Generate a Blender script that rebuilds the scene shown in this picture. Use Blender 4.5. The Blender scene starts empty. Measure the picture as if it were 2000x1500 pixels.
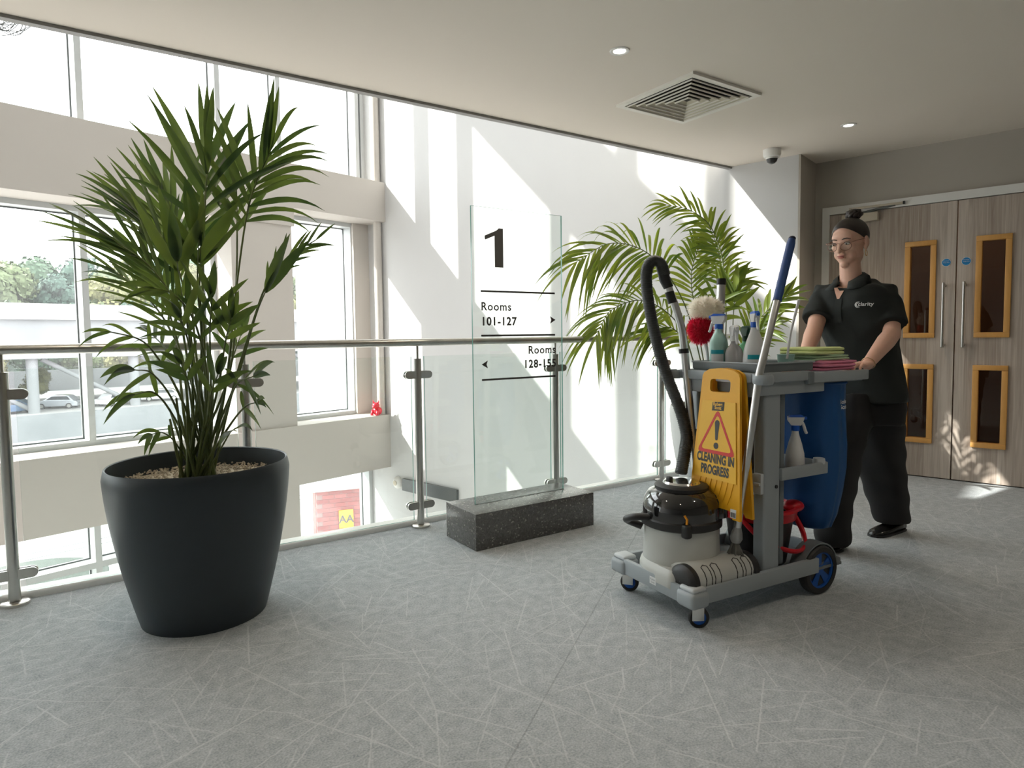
import bpy, bmesh, math, random
from math import sin, cos, pi, radians, sqrt, atan2
from mathutils import Vector, Matrix
from mathutils.bvhtree import BVHTree

scene = bpy.context.scene
COL = scene.collection
rng = random.Random(7)

# ------------------------------------------------------------------ camera
CAM_H = 1.08
YAW, PITCH, ROLL = radians(40.9863), radians(3.3801), radians(-0.6958)
FPX, CYPX = 1261.21, 729.07
FW = Vector((cos(YAW) * cos(PITCH), sin(YAW) * cos(PITCH), -sin(PITCH)))
_r = Vector((sin(YAW), -cos(YAW), 0.0))
_u = _r.cross(FW)
RT = _r * cos(ROLL) + _u * sin(ROLL)
UP = -_r * sin(ROLL) + _u * cos(ROLL)
CAMP = Vector((0, 0, CAM_H))
cam = bpy.data.objects.new('camera', bpy.data.cameras.new('camera'))
COL.objects.link(cam)
cam.data.sensor_width = 36.0
cam.data.lens = FPX / 2000 * 36
cam.data.shift_y = (CYPX - 750) / 2000
cam.data.clip_start = 0.05
cam.data.clip_end = 500
cam.matrix_world = Matrix(((RT.x, UP.x, -FW.x, 0), (RT.y, UP.y, -FW.y, 0), (RT.z, UP.z, -FW.z, CAM_H), (0, 0, 0, 1)))
scene.camera = cam

# ------------------------------------------------------------------ world, sun, exposure
SUN_DIR = Vector((0.98, -1.0, -1.0)).normalized()
world = bpy.data.worlds.new('sky')
scene.world = world
world.use_nodes = True
bg = world.node_tree.nodes['Background']
bg.inputs[0].default_value = (0.965, 0.98, 1.0, 1)
bg.inputs[1].default_value = 4.2
sun = bpy.data.objects.new('sun', bpy.data.lights.new('sun', 'SUN'))
COL.objects.link(sun)
sun.data.energy = 8.0
sun.data.color = (1.0, 0.955, 0.89)
sun.data.angle = radians(0.6)
sun.rotation_mode = 'QUATERNION'
sun.rotation_quaternion = SUN_DIR.to_track_quat('-Z', 'Y')
sun.location = (-8, 16, 12)
vs = scene.view_settings
scene.display_settings.display_device = 'sRGB'
vs.view_transform = 'Standard'
vs.look = 'None'
vs.exposure = 0.62
vs.gamma = 1.0
vs.use_curve_mapping = False

# ------------------------------------------------------------------ frames of reference
BA = radians(-15.2)                    # the balustrade runs at this angle to the building
TA = radians(-20.9)                    # the trolley's long axis
TO = Vector((2.254, 1.2115, 0))
def Bp(x, y, z=0.0):                   # balustrade frame -> world
    return Vector((x * cos(BA) - y * sin(BA), x * sin(BA) + y * cos(BA), z))
def Tp(p, q, z=0.0):                   # trolley frame -> world
    return TO + Vector((p * cos(TA) - q * sin(TA), p * sin(TA) + q * cos(TA), z))
def at(x, y, w):                       # point seen at (x, y) of the 2000x1500 frame, w metres deep
    k = FW + RT * ((x - 1000) / FPX) - UP * ((y - CYPX) / FPX)
    return CAMP + k * w
def depth(p): return (Vector(p) - CAMP).dot(FW)

# ------------------------------------------------------------------ object helpers
def tag(o, label=None, cat=None, group=None, kind=None):
    if label: o['label'] = label
    if cat: o['category'] = cat
    if group: o['group'] = group
    if kind: o['kind'] = kind
    return o
def empty(name, loc=(0, 0, 0), rz=0.0, label=None, cat=None, group=None, kind=None):
    o = bpy.data.objects.new(name, None)
    COL.objects.link(o)
    o.location = loc
    o.rotation_euler = (0, 0, rz)
    o.empty_display_size = 0.1
    return tag(o, label, cat, group, kind)
def copy_tree(o, parent=None):
    c = o.copy(); COL.objects.link(c); c.parent = parent
    for ch in o.children: copy_tree(ch, c)
    return c
def perp(d):
    d = Vector(d).normalized()
    a = Vector((0, 0, 1)) if abs(d.z) < 0.9 else Vector((1, 0, 0))
    s = d.cross(a).normalized()
    return s, d.cross(s).normalized()
def smooth_path(pts, n=8):             # Catmull-Rom through pts
    P = [Vector(p) for p in pts]
    if len(P) < 3: return P
    P = [P[0] * 2 - P[1]] + P + [P[-1] * 2 - P[-2]]
    out = []
    for i in range(1, len(P) - 2):
        a, b, c, d = P[i - 1:i + 3]
        for k in range(n):
            t = k / n
            out.append(0.5 * ((2 * b) + (c - a) * t + (2 * a - 5 * b + 4 * c - d) * t * t + (3 * b - a - 3 * c + d) * t ** 3))
    out.append(P[-2])
    return out
def circ(r, n, c=(0, 0), a0=0.0, a1=2 * pi, closed=True):
    m = n if closed else n - 1
    return [(c[0] + r * cos(a0 + (a1 - a0) * i / m), c[1] + r * sin(a0 + (a1 - a0) * i / m)) for i in range(n)]
def rrect(x0, x1, y0, y1, r, n=5):
    out = []
    for cx, cy, a in ((x1 - r, y1 - r, 0), (x0 + r, y1 - r, pi / 2), (x0 + r, y0 + r, pi), (x1 - r, y0 + r, 1.5 * pi)):
        out += [(cx + r * cos(a + pi / 2 * k / n), cy + r * sin(a + pi / 2 * k / n)) for k in range(n + 1)]
    return out

class MB:
    def __init__(s): s.v = []; s.f = []
    def add(s, vs_, fs):
        o = len(s.v); s.v += [tuple(v) for v in vs_]; s.f += [tuple(i + o for i in f) for f in fs]; return s
    def box(s, x0, x1, y0, y1, z0, z1):
        v = [(x, y, z) for z in (z0, z1) for y in (y0, y1) for x in (x0, x1)]
        return s.add(v, [(0, 2, 3, 1), (4, 5, 7, 6), (0, 1, 5, 4), (2, 6, 7, 3), (0, 4, 6, 2), (1, 3, 7, 5)])
    def rbox(s, x0, x1, y0, y1, z0, z1, b=0.005, seg=2, M=None):
        bm = bmesh.new()
        bmesh.ops.create_cube(bm, size=1)
        for v in bm.verts: v.co = Vector(((x0 + x1) / 2 + v.co.x * (x1 - x0), (y0 + y1) / 2 + v.co.y * (y1 - y0), (z0 + z1) / 2 + v.co.z * (z1 - z0)))
        bmesh.ops.bevel(bm, geom=bm.edges[:], offset=min(b, 0.49 * min(x1 - x0, y1 - y0, z1 - z0)), segments=seg, profile=0.5, affect='EDGES')
        if M is not None: bm.transform(M)
        s.bm(bm); return s
    def bm(s, bm):
        bm.verts.index_update()
        s.add([v.co[:] for v in bm.verts], [[v.index for v in f.verts] for f in bm.faces]); bm.free(); return s
    def loft(s, rings, cap0=True, cap1=True, closed=True):
        n = len(rings[0]); o = len(s.v)
        for r in rings: s.v += [tuple(p) for p in r]
        for i in range(len(rings) - 1):
            for k in range(n if closed else n - 1):
                k2 = (k + 1) % n
                s.f.append((o + i * n + k, o + i * n + k2, o + (i + 1) * n + k2, o + (i + 1) * n + k))
        if cap0: s.f.append(tuple(o + k for k in reversed(range(n))))
        if cap1: s.f.append(tuple(o + (len(rings) - 1) * n + k for k in range(n)))
        return s
    def tube(s, pts, r, n=10, cap=True, ry=None):
        P = [Vector(p) for p in pts]; m = len(P)
        R = r if isinstance(r, (list, tuple)) else [r] * m
        rings = []; side = None
        for i, p in enumerate(P):
            t = (P[min(i + 1, m - 1)] - P[max(i - 1, 0)]).normalized()
            if side is None: side, _ = perp(t)
            side = (side - t * side.dot(t)).normalized(); b = t.cross(side)
            rings.append([p + side * R[i] * cos(2 * pi * k / n) + b * (R[i] if ry is None else R[i] * ry) * sin(2 * pi * k / n) for k in range(n)])
        return s.loft(rings, cap, cap)
    def cyl(s, p0, p1, r0, r1=None, n=20, cap=True):
        return s.tube([p0, p1], [r0, r0 if r1 is None else r1], n, cap)
    def lathe(s, prof, n=32, c=(0, 0, 0), M=None, cap0=False, cap1=False):
        rings = []
        for r, z in prof:
            rg = [Vector((c[0] + r * cos(2 * pi * k / n), c[1] + r * sin(2 * pi * k / n), c[2] + z)) for k in range(n)]
            if M is not None: rg = [M @ v for v in rg]
            rings.append(rg)
        return s.loft(rings, cap0, cap1)
    def ell(s, c, rad, M=None, seg=20, rings=12):
        c = Vector(c); rs = []
        for i in range(1, rings):
            a = pi * i / rings
            rs.append([Vector((rad[0] * sin(a) * cos(2 * pi * k / seg), rad[1] * sin(a) * sin(2 * pi * k / seg), -rad[2] * cos(a))) for k in range(seg)])
        b, t = Vector((0, 0, -rad[2])), Vector((0, 0, rad[2]))
        tr = (lambda v: c + (M @ v if M is not None else v))
        o = len(s.v)
        s.loft([[tr(v) for v in r] for r in rs], False, False)
        s.v += [tuple(tr(b)), tuple(tr(t))]; e = len(s.v)
        for k in range(seg):
            k2 = (k + 1) % seg
            s.f.append((e - 2, o + k2, o + k)); L = o + (rings - 2) * seg
            s.f.append((e - 1, L + k, L + k2))
        return s
    def plate(s, outer, holes, th, M):   # flat plate with holes; 2-D outline in the local xy plane, thickness along local z
        bm = bmesh.new(); ed = []
        for loop in [outer] + list(holes):
            vs_ = [bm.verts.new((p[0], p[1], 0)) for p in loop]
            ed += [bm.edges.new((vs_[i], vs_[(i + 1) % len(vs_)])) for i in range(len(vs_))]
        bmesh.ops.triangle_fill(bm, use_beauty=True, use_dissolve=False, edges=ed)
        bmesh.ops.recalc_face_normals(bm, faces=bm.faces)
        if abs(th) > 1e-9:
            g = bmesh.ops.extrude_face_region(bm, geom=bm.faces[:])
            for e in g['geom']:
                if isinstance(e, bmesh.types.BMVert): e.co.z += th
            bmesh.ops.recalc_face_normals(bm, faces=bm.faces)
        bm.transform(M)
        return s.bm(bm)
    def mesh(s, name):
        me = bpy.data.meshes.new(name); me.from_pydata(s.v, [], s.f); me.update(); return me
    def build(s, name, mat, parent=None, smooth=35, loc=None, fix=True):
        me = s.mesh(name)
        if fix:
            b = bmesh.new(); b.from_mesh(me); bmesh.ops.recalc_face_normals(b, faces=b.faces); b.to_mesh(me); b.free()
        if smooth:
            me.shade_smooth()
            if smooth < 180: me.set_sharp_from_angle(angle=radians(smooth))
        o = bpy.data.objects.new(name, me); COL.objects.link(o)
        for m in (mat if isinstance(mat, (list, tuple)) else [mat]): me.materials.append(m)
        if parent is not None: o.parent = parent
        if loc is not None: o.location = loc
        return o

def basis(o, x, y):                     # matrix whose local x, y axes are x, y
    x = Vector(x).normalized(); y = Vector(y); y = (y - x * y.dot(x)).normalized(); z = x.cross(y); o = Vector(o)
    return Matrix(((x.x, y.x, z.x, o.x), (x.y, y.y, z.y, o.y), (x.z, y.z, z.z, o.z), (0, 0, 0, 1)))
def text_geo(body, size, align='LEFT', bold=0.0, spacing=1.0):
    cu = bpy.data.curves.new('t', 'FONT'); cu.body = body; cu.size = size; cu.align_x = align; cu.offset = bold; cu.space_character = spacing
    cu.resolution_u = 4
    ob = bpy.data.objects.new('t', cu); COL.objects.link(ob)
    dg = bpy.context.evaluated_depsgraph_get()
    me = ob.evaluated_get(dg).to_mesh()
    V = [v.co.copy() for v in me.vertices]; F = [tuple(p.vertices) for p in me.polygons]
    ob.evaluated_get(dg).to_mesh_clear()
    bpy.data.objects.remove(ob); bpy.data.curves.remove(cu)
    return V, F
def text(name, body, size, M, mat, parent, align='LEFT', bold=0.0, spacing=1.0, sx=1.0, shear=0.0):
    V, F = text_geo(body, size, align, bold, spacing)
    mb = MB(); mb.add([M @ Vector((v.x * sx + v.y * shear, v.y, 0)) for v in V], F)
    return mb.build(name, mat, parent, smooth=0, fix=False)

# ------------------------------------------------------------------ materials
def new_mat(name):
    m = bpy.data.materials.new(name); m.use_nodes = True
    nt = m.node_tree; return m, nt, nt.nodes, nt.links
def srgb(r, g, b):
    f = lambda c: (c / 255 / 12.92) if c / 255 <= 0.04045 else ((c / 255 + 0.055) / 1.055) ** 2.4
    return (f(r), f(g), f(b))
def mat(name, col, rough=0.5, metal=0.0, var=0.06, scale=12.0, bump=0.0, bscale=200.0, coat=0.0, sub=0.0, spec=0.5, stretch=None, trans=0.0):
    m, nt, N, L = new_mat(name)
    p = N['Principled BSDF']
    p.inputs['Roughness'].default_value = rough
    p.inputs['Metallic'].default_value = metal
    p.inputs['Specular IOR Level'].default_value = spec
    p.inputs['Coat Weight'].default_value = coat
    p.inputs['Transmission Weight'].default_value = trans
    if sub:
        p.inputs['Subsurface Weight'].default_value = sub
        p.inputs['Subsurface Radius'].default_value = (0.012, 0.005, 0.003)
    tc = N.new('ShaderNodeTexCoord'); src = tc.outputs['Object']
    if stretch:
        mp = N.new('ShaderNodeMapping'); mp.inputs['Scale'].default_value = stretch
        L.new(src, mp.inputs['Vector']); src = mp.outputs['Vector']
    no = N.new('ShaderNodeTexNoise'); no.inputs['Scale'].default_value = scale; no.inputs['Detail'].default_value = 4
    L.new(src, no.inputs['Vector'])
    mx = N.new('ShaderNodeMix'); mx.data_type = 'RGBA'
    mx.inputs[6].default_value = (*[max(0, c * (1 - var)) for c in col], 1)
    mx.inputs[7].default_value = (*[min(1, c * (1 + var)) for c in col], 1)
    L.new(no.outputs['Fac'], mx.inputs[0]); L.new(mx.outputs[2], p.inputs['Base Color'])
    if bump:
        n2 = N.new('ShaderNodeTexNoise'); n2.inputs['Scale'].default_value = bscale; n2.inputs['Detail'].default_value = 3
        L.new(src, n2.inputs['Vector'])
        bp = N.new('ShaderNodeBump'); bp.inputs['Strength'].default_value = bump; bp.inputs['Distance'].default_value = 0.002
        L.new(n2.outputs['Fac'], bp.inputs['Height']); L.new(bp.outputs['Normal'], p.inputs['Normal'])
    return m
def glass_mat(name, tint=(0.97, 0.99, 0.98), refl=1.0, haze=0.0):
    m, nt, N, L = new_mat(name)
    for n in list(N):
        if n.type != 'OUTPUT_MATERIAL': N.remove(n)
    out = [n for n in N][0]
    tr = N.new('ShaderNodeBsdfTransparent'); tr.inputs[0].default_value = (*tint, 1)
    gl = N.new('ShaderNodeBsdfGlossy'); gl.inputs['Roughness'].default_value = 0.0; gl.inputs[0].default_value = (1, 1, 1, 1)
    lw = N.new('ShaderNodeLayerWeight'); lw.inputs[0].default_value = 0.5     # Schlick reflectance of a thin sheet
    pw = N.new('ShaderNodeMath'); pw.operation = 'POWER'; pw.inputs[1].default_value = 5.0; L.new(lw.outputs['Facing'], pw.inputs[0])
    mu = N.new('ShaderNodeMath'); mu.operation = 'MULTIPLY_ADD'; mu.inputs[1].default_value = 0.93 * refl; mu.inputs[2].default_value = 0.035 * refl; mu.use_clamp = True
    L.new(pw.outputs[0], mu.inputs[0])
    mx = N.new('ShaderNodeMixShader'); L.new(mu.outputs[0], mx.inputs[0]); L.new(tr.outputs[0], mx.inputs[1]); L.new(gl.outputs[0], mx.inputs[2])
    last = mx
    if haze:
        tl_ = N.new('ShaderNodeBsdfTranslucent'); tl_.inputs[0].default_value = (0.95, 0.97, 1, 1)
        no = N.new('ShaderNodeTexNoise'); no.inputs['Scale'].default_value = 3.0; no.inputs['Detail'].default_value = 6
        tc = N.new('ShaderNodeTexCoord'); L.new(tc.outputs['Object'], no.inputs['Vector'])
        ml = N.new('ShaderNodeMath'); ml.operation = 'MULTIPLY'; ml.inputs[1].default_value = haze * 2
        L.new(no.outputs['Fac'], ml.inputs[0])
        m2 = N.new('ShaderNodeMixShader'); L.new(ml.outputs[0], m2.inputs[0]); L.new(mx.outputs[0], m2.inputs[1]); L.new(tl_.outputs[0], m2.inputs[2])
        last = m2
    L.new(last.outputs[0], out.inputs['Surface'])
    return m
def emit_mat(name, col, strength):
    m, nt, N, L = new_mat(name)
    p = N['Principled BSDF']; p.inputs['Base Color'].default_value = (*col, 1)
    p.inputs['Emission Color'].default_value = (*col, 1); p.inputs['Emission Strength'].default_value = strength
    return m

def carpet_mat():
    m, nt, N, L = new_mat('carpet')
    p = N['Principled BSDF']; p.inputs['Roughness'].default_value = 0.95; p.inputs['Specular IOR Level'].default_value = 0.15
    tc = N.new('ShaderNodeTexCoord')
    def math_(op, a, b=None, c=None):
        n = N.new('ShaderNodeMath'); n.operation = op
        for i, x in enumerate((a, b, c)):
            if x is None: continue
            if isinstance(x, (int, float)): n.inputs[i].default_value = x
            else: L.new(x, n.inputs[i])
        return n.outputs[0]
    total = None
    for k, (sc, off, w) in enumerate(((4.6, (0.3, 1.7, 0), .0026), (3.8, (5.1, 3.3, 0), .0025), (5.2, (9.7, 2.2, 0), .0024), (4.2, (1.4, 8.8, 0), .0025), (3.2, (12.4, 4.8, 0), .0027))):
        mp = N.new('ShaderNodeMapping'); mp.inputs['Location'].default_value = off; mp.inputs['Rotation'].default_value = (0, 0, 0.7 * k)
        L.new(tc.outputs['Object'], mp.inputs['Vector'])
        wn = N.new('ShaderNodeTexNoise'); wn.inputs['Scale'].default_value = 60; wn.inputs['Detail'].default_value = 2
        L.new(mp.outputs['Vector'], wn.inputs['Vector'])
        vsb = N.new('ShaderNodeVectorMath'); vsb.operation = 'SUBTRACT'; L.new(wn.outputs['Color'], vsb.inputs[0]); vsb.inputs[1].default_value = (.5, .5, .5)
        vsc = N.new('ShaderNodeVectorMath'); vsc.operation = 'SCALE'; L.new(vsb.outputs[0], vsc.inputs[0]); vsc.inputs['Scale'].default_value = 0.008
        va = N.new('ShaderNodeVectorMath'); va.operation = 'ADD'; L.new(mp.outputs['Vector'], va.inputs[0]); L.new(vsc.outputs[0], va.inputs[1])
        vo = N.new('ShaderNodeTexVoronoi'); vo.voronoi_dimensions = '2D'; vo.inputs['Scale'].default_value = sc; vo.inputs['Randomness'].default_value = 1.0
        L.new(va.outputs[0], vo.inputs['Vector'])
        df = N.new('ShaderNodeVectorMath'); df.operation = 'SUBTRACT'; L.new(va.outputs[0], df.inputs[0]); L.new(vo.outputs['Position'], df.inputs[1])
        sp = N.new('ShaderNodeSeparateXYZ'); L.new(df.outputs[0], sp.inputs[0])
        cs = N.new('ShaderNodeSeparateColor'); L.new(vo.outputs['Color'], cs.inputs[0])
        ang = math_('MULTIPLY', cs.outputs[0], 6.283)
        s_, c_ = math_('SINE', ang), math_('COSINE', ang)
        d = math_('ABSOLUTE', math_('SUBTRACT', math_('MULTIPLY', sp.outputs[0], s_), math_('MULTIPLY', sp.outputs[1], c_)))
        mr = N.new('ShaderNodeMapRange'); mr.inputs['From Min'].default_value = w * 0.35; mr.inputs['From Max'].default_value = w * 1.4
        mr.inputs['To Min'].default_value = 1; mr.inputs['To Max'].default_value = 0; L.new(d, mr.inputs['Value'])
        amp = math_('MULTIPLY_ADD', cs.outputs[1], 0.6, 0.4)
        ln = math_('MULTIPLY', mr.outputs[0], amp)
        total = ln if total is None else math_('MAXIMUM', total, ln)
    fine = N.new('ShaderNodeTexNoise'); fine.inputs['Scale'].default_value = 170; fine.inputs['Detail'].default_value = 3; L.new(tc.outputs['Object'], fine.inputs['Vector'])
    big = N.new('ShaderNodeTexNoise'); big.inputs['Scale'].default_value = 24; big.inputs['Detail'].default_value = 5; L.new(tc.outputs['Object'], big.inputs['Vector'])
    sm = math_('ADD', math_('MULTIPLY', fine.outputs['Fac'], 0.65), math_('MULTIPLY', big.outputs['Fac'], 0.35))
    cr = N.new('ShaderNodeValToRGB')
    cr.color_ramp.elements[0].position = 0.3; cr.color_ramp.elements[0].color = (0.265, 0.290, 0.306, 1)
    cr.color_ramp.elements[1].position = 0.7; cr.color_ramp.elements[1].color = (0.56, 0.592, 0.608, 1)
    L.new(sm, cr.inputs[0])
    mx = N.new('ShaderNodeMix'); mx.data_type = 'RGBA'; L.new(math_('MULTIPLY', total, 0.50), mx.inputs[0]); L.new(cr.outputs[0], mx.inputs[6]); mx.inputs[7].default_value = (0.68, 0.70, 0.70, 1)
    # joints of the carpet rolls: thin straight dark seams
    mp = N.new('ShaderNodeMapping'); mp.inputs['Rotation'].default_value = (0, 0, -radians(20.8)); L.new(tc.outputs['Object'], mp.inputs['Vector'])
    sp = N.new('ShaderNodeSeparateXYZ'); L.new(mp.outputs[0], sp.inputs[0])
    fr = math_('ABSOLUTE', math_('SUBTRACT', math_('FRACT', math_('DIVIDE', math_('ADD', sp.outputs[1], 41.437), 4.0)), 0.5))
    se = math_('LESS_THAN', fr, 0.0006)
    m2 = N.new('ShaderNodeMix'); m2.data_type = 'RGBA'; L.new(math_('MULTIPLY', se, 0.25), m2.inputs[0]); L.new(mx.outputs[2], m2.inputs[6]); m2.inputs[7].default_value = (0.08, 0.075, 0.07, 1)
    L.new(m2.outputs[2], p.inputs['Base Color'])
    bp = N.new('ShaderNodeBump'); bp.inputs['Strength'].default_value = 0.5; bp.inputs['Distance'].default_value = 0.004
    L.new(sm, bp.inputs['Height']); L.new(bp.outputs[0], p.inputs['Normal'])
    return m
def oak_mat():                           # grey limed oak door leaf: boards with vertical grain
    m, nt, N, L = new_mat('grey_oak')
    p = N['Principled BSDF']; p.inputs['Roughness'].default_value = 0.5
    tc = N.new('ShaderNodeTexCoord')
    mp = N.new('ShaderNodeMapping'); mp.inputs['Scale'].default_value = (1, 26, 0.9); L.new(tc.outputs['Object'], mp.inputs[0])
    n1 = N.new('ShaderNodeTexNoise'); n1.inputs['Scale'].default_value = 2.6; n1.inputs['Detail'].default_value = 7; n1.inputs['Distortion'].default_value = 0.8; L.new(mp.outputs[0], n1.inputs[0])
    mp2 = N.new('ShaderNodeMapping'); mp2.inputs['Scale'].default_value = (0, 8.5, 0); L.new(tc.outputs['Object'], mp2.inputs[0])
    vo = N.new('ShaderNodeTexVoronoi'); vo.inputs['Scale'].default_value = 1.0; L.new(mp2.outputs[0], vo.inputs[0])
    sc = N.new('ShaderNodeSeparateColor'); L.new(vo.outputs['Color'], sc.inputs[0])
    md = N.new('ShaderNodeMath'); md.operation = 'MULTIPLY_ADD'; L.new(sc.outputs[0], md.inputs[0]); md.inputs[1].default_value = 0.55
    L.new(n1.outputs['Fac'], md.inputs[2])
    cr = N.new('ShaderNodeValToRGB')
    cr.color_ramp.elements[0].position = 0.35; cr.color_ramp.elements[0].color = (*srgb(146, 130, 117), 1)
    cr.color_ramp.elements[1].position = 1.05; cr.color_ramp.elements[1].color = (*srgb(196, 184, 172), 1)
    L.new(md.outputs[0], cr.inputs[0]); L.new(cr.outputs[0], p.inputs['Base Color'])
    return m
def terrazzo_mat():
    m, nt, N, L = new_mat('grey_terrazzo')
    p = N['Principled BSDF']; p.inputs['Roughness'].default_value = 0.25
    tc = N.new('ShaderNodeTexCoord')
    vo = N.new('ShaderNodeTexVoronoi'); vo.inputs['Scale'].default_value = 150; L.new(tc.outputs['Object'], vo.inputs[0])
    sc = N.new('ShaderNodeSeparateColor'); L.new(vo.outputs['Color'], sc.inputs[0])
    cr = N.new('ShaderNodeValToRGB'); cr.color_ramp.elements[0].color = (0.095, 0.093, 0.088, 1); cr.color_ramp.elements[0].position = 0.1
    cr.color_ramp.elements[1].color = (0.15, 0.146, 0.14, 1); cr.color_ramp.elements[1].position = 0.94
    e = cr.color_ramp.elements.new(0.985); e.color = (0.36, 0.34, 0.31, 1)
    L.new(sc.outputs[0], cr.inputs[0]); L.new(cr.outputs[0], p.inputs['Base Color'])
    return m
def leaf_mat(name, c1, c2, tr=0.35, tint=(2.5, 2.2, 0.85)):
    m, nt, N, L = new_mat(name)
    p = N['Principled BSDF']; p.inputs['Roughness'].default_value = 0.38
    out = [n for n in N if n.type == 'OUTPUT_MATERIAL'][0]
    tc = N.new('ShaderNodeTexCoord'); oi = N.new('ShaderNodeObjectInfo')
    no = N.new('ShaderNodeTexNoise'); no.inputs['Scale'].default_value = 9; L.new(tc.outputs['Object'], no.inputs[0])
    ad = N.new('ShaderNodeMath'); ad.operation = 'MULTIPLY_ADD'; L.new(oi.outputs['Random'], ad.inputs[0]); ad.inputs[1].default_value = 0.6; L.new(no.outputs['Fac'], ad.inputs[2])
    sb = N.new('ShaderNodeMath'); sb.operation = 'SUBTRACT'; L.new(ad.outputs[0], sb.inputs[0]); sb.inputs[1].default_value = 0.3
    mx = N.new('ShaderNodeMix'); mx.data_type = 'RGBA'; L.new(sb.outputs[0], mx.inputs[0]); mx.inputs[6].default_value = (*c1, 1); mx.inputs[7].default_value = (*c2, 1)
    L.new(mx.outputs[2], p.inputs['Base Color'])
    tl_ = N.new('ShaderNodeBsdfTranslucent')
    hs = N.new('ShaderNodeMix'); hs.data_type = 'RGBA'; hs.blend_type = 'MULTIPLY'; hs.inputs[0].default_value = 1; L.new(mx.outputs[2], hs.inputs[6]); hs.inputs[7].default_value = (*tint, 1)
    L.new(hs.outputs[2], tl_.inputs[0])
    ms = N.new('ShaderNodeMixShader'); ms.inputs[0].default_value = tr; L.new(p.outputs[0], ms.inputs[1]); L.new(tl_.outputs[0], ms.inputs[2])
    L.new(ms.outputs[0], out.inputs['Surface'])
    return m

M_ = {}
M_['carpet'] = carpet_mat()
M_['white_wall'] = mat('white_wall_paint', (0.585, 0.585, 0.58), 0.75, var=0.02, scale=3, bump=0.04, bscale=400)
M_['facade'] = mat('cream_facade_paint', (0.53, 0.495, 0.455), 0.75, var=0.025, scale=2, bump=0.04, bscale=300)
M_['ceiling'] = mat('ceiling_paint', (0.74, 0.675, 0.595), 0.85, var=0.015, scale=1.5, bump=0.03, bscale=300)
M_['greige'] = mat('greige_paint', (0.44, 0.405, 0.355), 0.8, var=0.03, scale=2, bump=0.04, bscale=350)
M_['trim_white'] = mat('white_gloss_trim', (0.78, 0.77, 0.74), 0.35, var=0.03, scale=8)
M_['edge_grey'] = mat('grey_shadow_gap', (0.26, 0.255, 0.24), 0.5, var=0.05)
M_['alu'] = mat('grey_window_frame', (0.52, 0.54, 0.54), 0.4, 0.0, var=0.04)
M_['gasket'] = mat('dark_gasket', (0.12, 0.13, 0.13), 0.5)
M_['steel'] = mat('brushed_steel', (0.60, 0.585, 0.55), 0.28, 1.0, var=0.08, scale=60, stretch=(1, 1, 0.05))
M_['pane'] = glass_mat('window_glass', (0.95, 0.975, 0.97), 0.8, haze=0.035)
M_['glass'] = glass_mat('clear_glass', (0.955, 0.98, 0.968), 1.0)
M_['glass_edge'] = mat('green_glass_edge', (0.10, 0.27, 0.22), 0.15, var=0.15)
M_['oak'] = oak_mat()
M_['beech'] = mat('golden_beech', srgb(214, 160, 88), 0.4, var=0.12, scale=10, stretch=(6, 6, 0.8))
M_['terrazzo'] = terrazzo_mat()
M_['black'] = mat('black_plastic', (0.016, 0.017, 0.018), 0.35, var=0.1)
M_['rubber'] = mat('black_rubber', (0.022, 0.022, 0.023), 0.6, var=0.15, bump=0.1)
M_['sign_grey'] = mat('sign_numeral_grey', (0.11, 0.108, 0.10), 0.5)
M_['ink'] = mat('sign_lettering', (0.05, 0.048, 0.045), 0.5)
# ================================================================== SETTING
def struct(name, mb, m, parent=None, smooth=0):
    o = mb.build(name, m, parent, smooth)
    if parent is None: o['kind'] = 'structure'
    return o
XE, XD, YF = 5.165, 5.54, 6.56           # end wall, door wall, inner face of the glazed front
ZC = 2.412                               # ceiling over the landing
YB = 3.345                               # edge of the landing, in the balustrade frame
def bpoly(pts, z0, z1):                  # prism over a plan polygon given in world xy
    mb = MB(); mb.loft([[(x, y, z0) for x, y in pts], [(x, y, z1) for x, y in pts]]); return mb
eL, eR = Bp(-6.0, YB), Bp(4.62, YB)
t_ = (XE - eR.x); eR = Bp(4.62 + t_ / cos(BA), YB)
landing = [(-6.5, -4.2), (XD, -4.2), (XD, 1.60), (XE, 1.60), (XE, eR.y), (eL.x, eL.y), (-6.5, eL.y)]
fl = struct('floor', bpoly(landing, -0.30, 0.0), M_['carpet'])
cl_L, cl_R = Bp(-6.0, YB + 0.075), Bp(4.62 + t_ / cos(BA), YB + 0.075)
ceil_ = [(-6.5, -4.2), (XD, -4.2), (XD, 1.60), (XE, 1.60), (XE, cl_R.y - 0.0), (cl_L.x, cl_L.y), (-6.5, cl_L.y)]
struct('ceiling', bpoly(ceil_, ZC, ZC + 0.32), M_['ceiling'])
# dark shadow-gap strip that finishes the ceiling edge
mb = MB(); mb.box(-6, 4.62 + t_ / cos(BA), YB + 0.05, YB + 0.09, ZC - 0.015, ZC + 0.02)
o = struct('trim_1', mb, M_['edge_grey']); o.rotation_euler.z = BA
# kerb along the landing edge under the glass
mb = MB(); mb.rbox(-6, 4.60 + t_ / cos(BA), YB - 0.005, YB + 0.085, -0.02, 0.032, 0.012, 3)
o = struct('trim_2', mb, M_['trim_white'], smooth=40); o.rotation_euler.z = BA
# slab edge below the kerb
mb = MB(); mb.box(-6, 4.60 + t_ / cos(BA), YB, YB + 0.08, -0.42, -0.02)
o = struct('trim_3', mb, M_['white_wall']); o.rotation_euler.z = BA

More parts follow.
